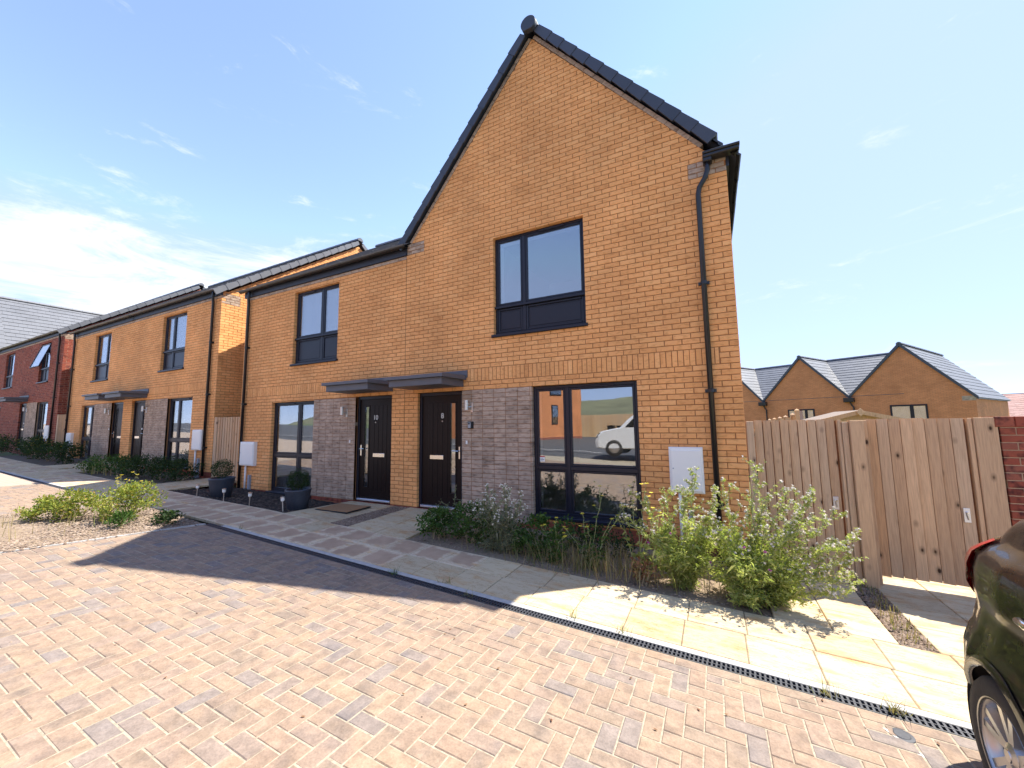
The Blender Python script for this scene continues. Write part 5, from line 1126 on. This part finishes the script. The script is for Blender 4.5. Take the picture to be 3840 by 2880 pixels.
# ================================================================== CAR at the right edge
def lerp_tab(t, x):
    if x <= t[0][0]: return t[0][1]
    for (a,va),(b,vb) in zip(t, t[1:]):
        if x <= b: 
            k = (x-a)/(b-a); k = k*k*(3-2*k)*.5+k*.5; return va+(vb-va)*k
    return t[-1][1]
def make_car():
    car = empty('parked_car', (1.53,-3.10,-.285), 'dark hatchback parked at the right edge, seen from its rear wheel', 'car', rotz=R(-90-2))
    # local: +x forward, +y to its left, z up; origin under the rear axle
    WB, RT = 2.45, .30
    PLAN = [(-.64,.30),(-.60,.56),(-.52,.70),(-.40,.775),(-.22,.82),(0,.84),(.4,.832),(1.2,.835),(2.1,.835),(2.45,.84),(2.75,.80),(3.0,.68),(3.12,.5),(3.17,.3)]
    TOP = [(-.64,.62),(-.58,.80),(-.50,1.02),(-.42,1.16),(-.25,1.34),(-.05,1.44),(.4,1.49),(1.2,1.49),(1.5,1.44),(1.9,1.22),(2.25,1.0),(2.7,.90),(3.0,.78),(3.12,.66),(3.17,.55)]
    SIDE = [(.20,.10),(.24,.05),(.34,.02),(.50,.0),(.62,.006),(.74,.04),(.84,.062),(.92,.052),(1.02,.055),(1.09,.075),(1.14,.12),(1.17,.165),(1.25,.20),(1.38,.27),(1.44,.33),(1.48,.46),(1.49,.62),(1.49,.84)]
    S = [-.64+i*3.81/126 for i in range(127)]
    H = []
    for (a,_),(b,_2) in zip(SIDE, SIDE[1:]):
        k = max(1, int((b-a)/.03+.5)); H += [a+(b-a)*q/k for q in range(k)]
    H = H[:-1]; nH = len(H); tops = [(.5,),]
    def inset(h): return lerp_tab(SIDE[:-3], h)
    grid = []
    for s in S:
        W = lerp_tab(PLAN, s); T = lerp_tab(TOP, s); row = []
        for h in H:
            hh = h
            if h > T-.06: hh = T-.06*math.exp(-(h-T+.06)/.12); 
            ins = inset(h)
            if h > T-.10: ins += .5*max(0, h-(T-.10))
            w = max(.0, W-ins)
            if h < .74 and s < -.2: w += .012           # rear bumper stands proud
            row.append(Vector((s, -w, hh)))
        row.append(Vector((s, 0, T+.005))); grid.append(row)
    nR = nH+1; axles = ((0,RT),(WB,RT)); RA = .345
    vs = []; 
    for i, s in enumerate(S):
        for v in grid[i]:
            q = v.copy()
            for ax, az in axles:
                d = math.hypot(q.x-ax, q.z-az)
                if d < RA and q.z < 1.0 and q.y < -.5:
                    k = RA/max(d,.02); q.x = ax+(q.x-ax)*k; q.z = max(.2, az+(q.z-az)*k)
                elif d < RA+.10 and q.y < -.5: q.y -= .014*(1-(d-RA)/.10)
            vs.append(q)
    body, glass = [], []
    def inside(i, j):
        v = grid[i][j]; return any(math.hypot(v.x-a, v.z-z) < RA for a, z in axles) and v.z < 1.0 and v.y < -.5
    for i in range(len(S)-1):
        for j in range(nR-1):
            if all(inside(a,b) for a,b in ((i,j),(i+1,j),(i+1,j+1),(i,j+1))): continue
            hm = (grid[i][j].z+grid[i+1][j+1].z)/2; sm = S[i]; f = (i*nR+j, i*nR+j+1, (i+1)*nR+j+1, (i+1)*nR+j)
            T = lerp_tab(TOP, sm)
            isg = (-.12 < sm < 1.62 and 1.175 < H[min(j,nH-1)] < 1.40 and T > 1.40 and not (.72 < sm < .80)) or (1.45 < sm < 2.12 and j > nH-8 and T < 1.46 and T > 1.05) or (-.50 < sm < -.14 and j > nH-6 and T > 1.10)
            (glass if isg else body).append(f)
    nv = len(vs)
    mir = [Vector((v.x,-v.y,v.z)) for v in vs]
    def mk(fs, name, mat, th=0):
        m = MB(); m.add(vs+mir, fs+[tuple(q+nv for q in reversed(f)) for f in fs])
        used = sorted({q for f in m.f for q in f}); mp = {u:i for i,u in enumerate(used)}; m.v = [m.v[u] for u in used]; m.f = [tuple(mp[q] for q in f) for f in m.f]
        return m.build(name, mat, car, smooth=True)
    mk(body, 'body', 'car_paint'); mk(glass, 'window_glass', 'car_glass')
    m = MB(); m.box(-.5,3.05,-.62,.62,.19,.5); m.box(.45,1.95,-.78,.78,.19,.34); m.box(-.3,1.5,-.6,.6,.5,1.1); m.build('underbody', 'black_rubber', car)
    for ax, _ in axles:
        for sd in (-1,1):
            m = MB(); n = 28; a0, a1 = -.33, math.pi+.33      # wheel house
            ring = [(ax+(RA+.005)*math.cos(a0+(a1-a0)*k/n), RT+(RA+.005)*math.sin(a0+(a1-a0)*k/n)) for k in range(n+1)]
            m.add([(p[0],sd*.81,p[1]) for p in ring]+[(p[0],sd*.52,p[1]) for p in ring], [(k,k+1,n+2+k,n+1+k) for k in range(n)]); m.add([(p[0],sd*.53,p[1]) for p in ring]+[(ax,sd*.53,RT)], [(k,k+1,n+1) for k in range(n)]); m.build('wheel_house', 'black_rubber', car)
            m = MB(); n = 30; prof = []                         # rolled lip round the arch
            for k in range(n+1):
                a = .03+(math.pi-.06)*k/n
                for (dr, dy) in ((-.014,-.012),(.004,.014),(.03,.002)):
                    px, pz = ax+(RA+dr)*math.cos(a), RT+(RA+dr)*math.sin(a); prof.append((px, sd*(lerp_tab(PLAN,px)-inset(pz)+.012+dy), pz))
            m.add(prof, [(3*k+q,3*k+q+1,3*k+4+q,3*k+3+q) for k in range(n) for q in (0,1)]); m.build('arch_lip', 'car_paint', car, smooth=True)
            w = MB(); y0 = sd*.74
            tp = [(.20,-.085),(.235,-.092),(.28,-.088),(.296,-.07),(.30,-.04),(.30,.04),(.296,.07),(.28,.088),(.235,.092),(.205,.088),(.20,.07)]
            w.lathe(tp, (ax,y0,RT), 48, 'y'); wheel = w.build('wheel', 'tyre', car, smooth=True)
            rm = MB(); o = sd*.085; yo = y0+o
            rm.lathe([(.205,0),(.212,.004*sd),(.205,-.012*sd),(.192,-.02*sd),(.188,-.10*sd)], (ax,yo,RT), 48, 'y'); rm.build('rim', 'alloy', wheel, smooth=True)
            sp = MB()
            for k in range(5):
                for e in (-.21,.21):
                    a = 2*math.pi*k/5+.3; a1_ = a+e; a0_ = a+e*.55
                    P = lambda r_, an, t, dy: Vector((ax+r_*math.cos(an)-t*math.sin(an), yo+dy*sd, RT+r_*math.sin(an)+t*math.cos(an)))
                    vs2 = [P(.045,a0_,-.014,-.022),P(.045,a0_,.014,-.022),P(.195,a1_,.016,-.012),P(.195,a1_,-.016,-.012),P(.045,a0_,-.018,-.05),P(.045,a0_,.018,-.05),P(.195,a1_,.02,-.045),P(.195,a1_,-.02,-.045)]
                    sp.add(vs2, [(0,1,2,3),(0,3,7,4),(1,5,6,2),(2,6,7,3),(4,7,6,5)])
            sp.lathe([(0,-.008*sd),(.03,-.010*sd),(.05,-.02*sd),(.06,-.05*sd)], (ax,yo,RT), 24, 'y'); sp.build('spoke', 'alloy', wheel)
            MB().lathe([(0,-.06*sd),(.188,-.06*sd)], (ax,yo,RT), 32, 'y').build('brake_disc', 'brake', wheel)
            MB().lathe([(0,-.004*sd),(.024,-.006*sd),(.028,-.012*sd)], (ax,yo,RT), 20, 'y').build('hub_cap', 'steel_brushed', wheel)
    for sd in (-1,1):
        # tail light follows the body surface at the rear corner
        pts = []; ns, nh = 9, 9
        for a in range(ns+1):
            for b in range(nh+1):
                s = -.575+.26*a/ns*(0.45+.55*b/nh)+.05*(b/nh); h = .84+.33*b/nh
                W = lerp_tab(PLAN, s); T = lerp_tab(TOP, s); hh = min(h, T-.02) ; w = W-inset(h)-.5*max(0,h-(T-.10))+.016; pts.append((s-.014, sd*max(.3,w), hh))
        m = MB(); m.add(pts, [(a*(nh+1)+b, a*(nh+1)+b+1, (a+1)*(nh+1)+b+1, (a+1)*(nh+1)+b) if sd < 0 else (a*(nh+1)+b, (a+1)*(nh+1)+b, (a+1)*(nh+1)+b+1, a*(nh+1)+b+1) for a in range(ns) for b in range(nh)]); m.build('tail_light', 'lens_red', car, smooth=True)
        m = MB()
        for hx in (.30,1.32):
            m2 = MB(); yy = sd*(.835-.055+.012); m2.tube([(hx-.09,yy-sd*.02,.955),(hx-.075,yy+sd*.028,.958),(hx+.0,yy+sd*.036,.962),(hx+.075,yy+sd*.028,.966),(hx+.09,yy-sd*.02,.968)], [.012,.015,.016,.015,.012], 10); m2.build('door_handle', 'chrome', car, smooth=True)
        for xs_ in (((.16,.26),(.30,.42),(.36,.62),(.36,.90),(.26,1.14)), ((1.12,.22),(1.10,.6),(1.10,1.15)), ((2.05,.3),(2.05,.7),(1.95,1.0))):
            path = []
            for (a,b),(c,d) in zip(xs_, xs_[1:]):
                for q in range(6): path.append((a+(c-a)*q/6, b+(d-b)*q/6))
            m3 = MB(); m3.tube([(p[0], sd*(lerp_tab(PLAN,p[0])-inset(p[1])+.0005), p[1]) for p in path], .0035, 5); m3.build('door_gap', 'drain_deep', car)
        m4 = MB(); m4.add([(3.0,sd*.42,.62),(3.14,sd*.30,.62),(3.10,sd*.34,.74),(2.9,sd*.62,.78),(2.92,sd*.66,.66)], [(0,1,2,3,4)] if sd > 0 else [(4,3,2,1,0)]); m4.build('headlight', 'chrome', car)
    MB().box(-.665,-.655,-.26,.26,.50,.61).build('number_plate', 'plate_yellow', car)
plain('car_glass', (.01,.011,.012), .05, spec=.8); plain('tyre', (.028,.025,.022), .85, nscale=40, namt=.3, bstr=.2); plain('alloy', (.50,.48,.45), .32, .85); plain('brake', (.06,.055,.05), .5, .6); plain('plate_yellow', (.6,.45,.05), .5)
make_car()
# ================================================================== ACROSS THE STREET (seen in the window reflections)
oh = empty('brick_house', (-9.4,-23.6,.2), 'tan brick house across the street mirrored in the window glass', 'house', rotz=R(111))
MB().prism([(0,0),(9.5,0),(9.5,5),(4.75,8),(0,5)], 0, 8).build('wall', 'brickwork_far', oh); MB().bevbox(0,9.5,-.02,0,.0,.3,.002).build('plinth', 'brickwork_red', oh)
for a, b, c, e in ((2.8,3.5,1.2,2.6),(6.5,7.6,.9,2.1),(2.4,3.6,3.3,4.6)): 
    wd = MB().bevbox(a,b,-.04,.0,c,e,.02).build('window', 'frame_navy', oh); MB().box(a+.08,b-.08,-.046,-.042,c+.08,e-.08).build('pane', 'glass', wd)
rr_ = MB(); rr_.add([(-.2,-.1,4.9),(4.75,-.1,8.1),(4.75,8.1,8.1),(-.2,8.1,4.9)], [(0,1,2,3)]); rr_.add([(9.7,-.1,4.9),(4.75,-.1,8.1),(4.75,8.1,8.1),(9.7,8.1,4.9)], [(3,2,1,0)]); rr_.build('roof', 'tile_dark', oh)
of = empty('close_board_fence', (-13,-28,.0), 'long timber fence across the street mirrored in the window glass', 'fence')
for i in range(150): 
    m = MB().box(i*.15,i*.15+.143,0,.02,0,2.15+.01*(i%3)); m.build('board', 'fence_wood', of)
hm = MB(); hx = [-260+i*20 for i in range(27)]
hm.add([(x,-150,0) for x in hx]+[(x,-230,14+5*math.sin(x*.02)+3*math.sin(x*.05+1)) for x in hx]+[(x,-330,26+6*math.sin(x*.017+.5)) for x in hx], [(r_*27+i,r_*27+i+1,(r_+1)*27+i+1,(r_+1)*27+i) for r_ in (0,1) for i in range(26)])
struct(hm.build('hill', 'hill', smooth=True))
for i, x in enumerate((-8.0,-7.2)):
    o = empty('wheelie_bin', (x,-27.4,.2), ('left','right')[i]+' black wheelie bin by the fence across the street', 'bin', 'bins across the street')
    MB().add([(-.22,-.25,.08),(.22,-.25,.08),(.22,.25,.08),(-.22,.25,.08),(-.29,-.33,1.0),(.29,-.33,1.0),(.29,.33,1.0),(-.29,.33,1.0)], [(0,1,5,4),(1,2,6,5),(2,3,7,6),(3,0,4,7),(3,2,1,0)]).build('bin_body', 'pipe_black', o); MB().bevbox(-.31,.31,-.36,.35,1.0,1.06,.02).build('lid', 'pipe_black', o)
    MB().tube([(-.24,-.26,.1),(.24,-.26,.1)], .1, 12).build('wheel', 'black_rubber', o)
van = empty('white_van', (-2.6,-9.6,.24), 'white compact van parked across the road, mirrored in the window', 'van')
prof = [(-1.75,.32),(-1.78,.55),(-1.72,.78),(-1.55,.92),(-.85,1.08),(-.25,1.62),(.1,1.76),(1.2,1.82),(2.45,1.78),(2.6,1.6),(2.66,.9),(2.66,.35),(2.3,.28),(-1.4,.28)]
m = MB(); n = len(prof); vs = [(p[0]*(.96 if s in (0,3) else 1), y, p[1]) for s, y in enumerate((.82,.90,-.90,-.82)[::1]) for p in prof]
vs = []
for s, (y, k) in enumerate(((.92,.93),(.86,.985),(.70,1.0),(-.70,1.0),(-.86,.985),(-.92,.93))): vs += [((p[0]-.4)*k+.4, y*(1-.10*max(0,p[1]-1.0)), (p[1]-.8)*k+.8) for p in prof]
m.add(vs, [(s*n+i, s*n+(i+1)%n, (s+1)*n+(i+1)%n, (s+1)*n+i) for s in range(5) for i in range(n)]+[tuple(range(n)), tuple(range(6*n-1,5*n-1,-1))]); m.build('body', 'van_white', van, smooth=False)
for sy in (1,-1):
    MB().prism([(-.62,1.10),(.35,1.10),(.35,1.58),(.05,1.60),(-.25,1.48)] , sy*.905-.01, sy*.905+.01).build('side_window', 'car_glass', van)
    for wx in (-1.05,1.75):
        w = MB(); w.lathe([(.19,-.1),(.29,-.09),(.32,-.05),(.32,.05),(.29,.09),(.19,.1)], (wx,sy*.83,.32), 28, 'y'); ww = w.build('wheel', 'tyre', van, smooth=True); MB().lathe([(0,.07*sy),(.06,.085*sy),(.19,.07*sy)], (wx,sy*.83,.32), 20, 'y').build('hub_cap', 'alloy', ww)
    MB().prism([(-1.70,.70),(-1.45,.74),(-1.40,.90),(-1.60,.86)], sy*.86-.03, sy*.86+.03).build('headlight', 'chrome', van)
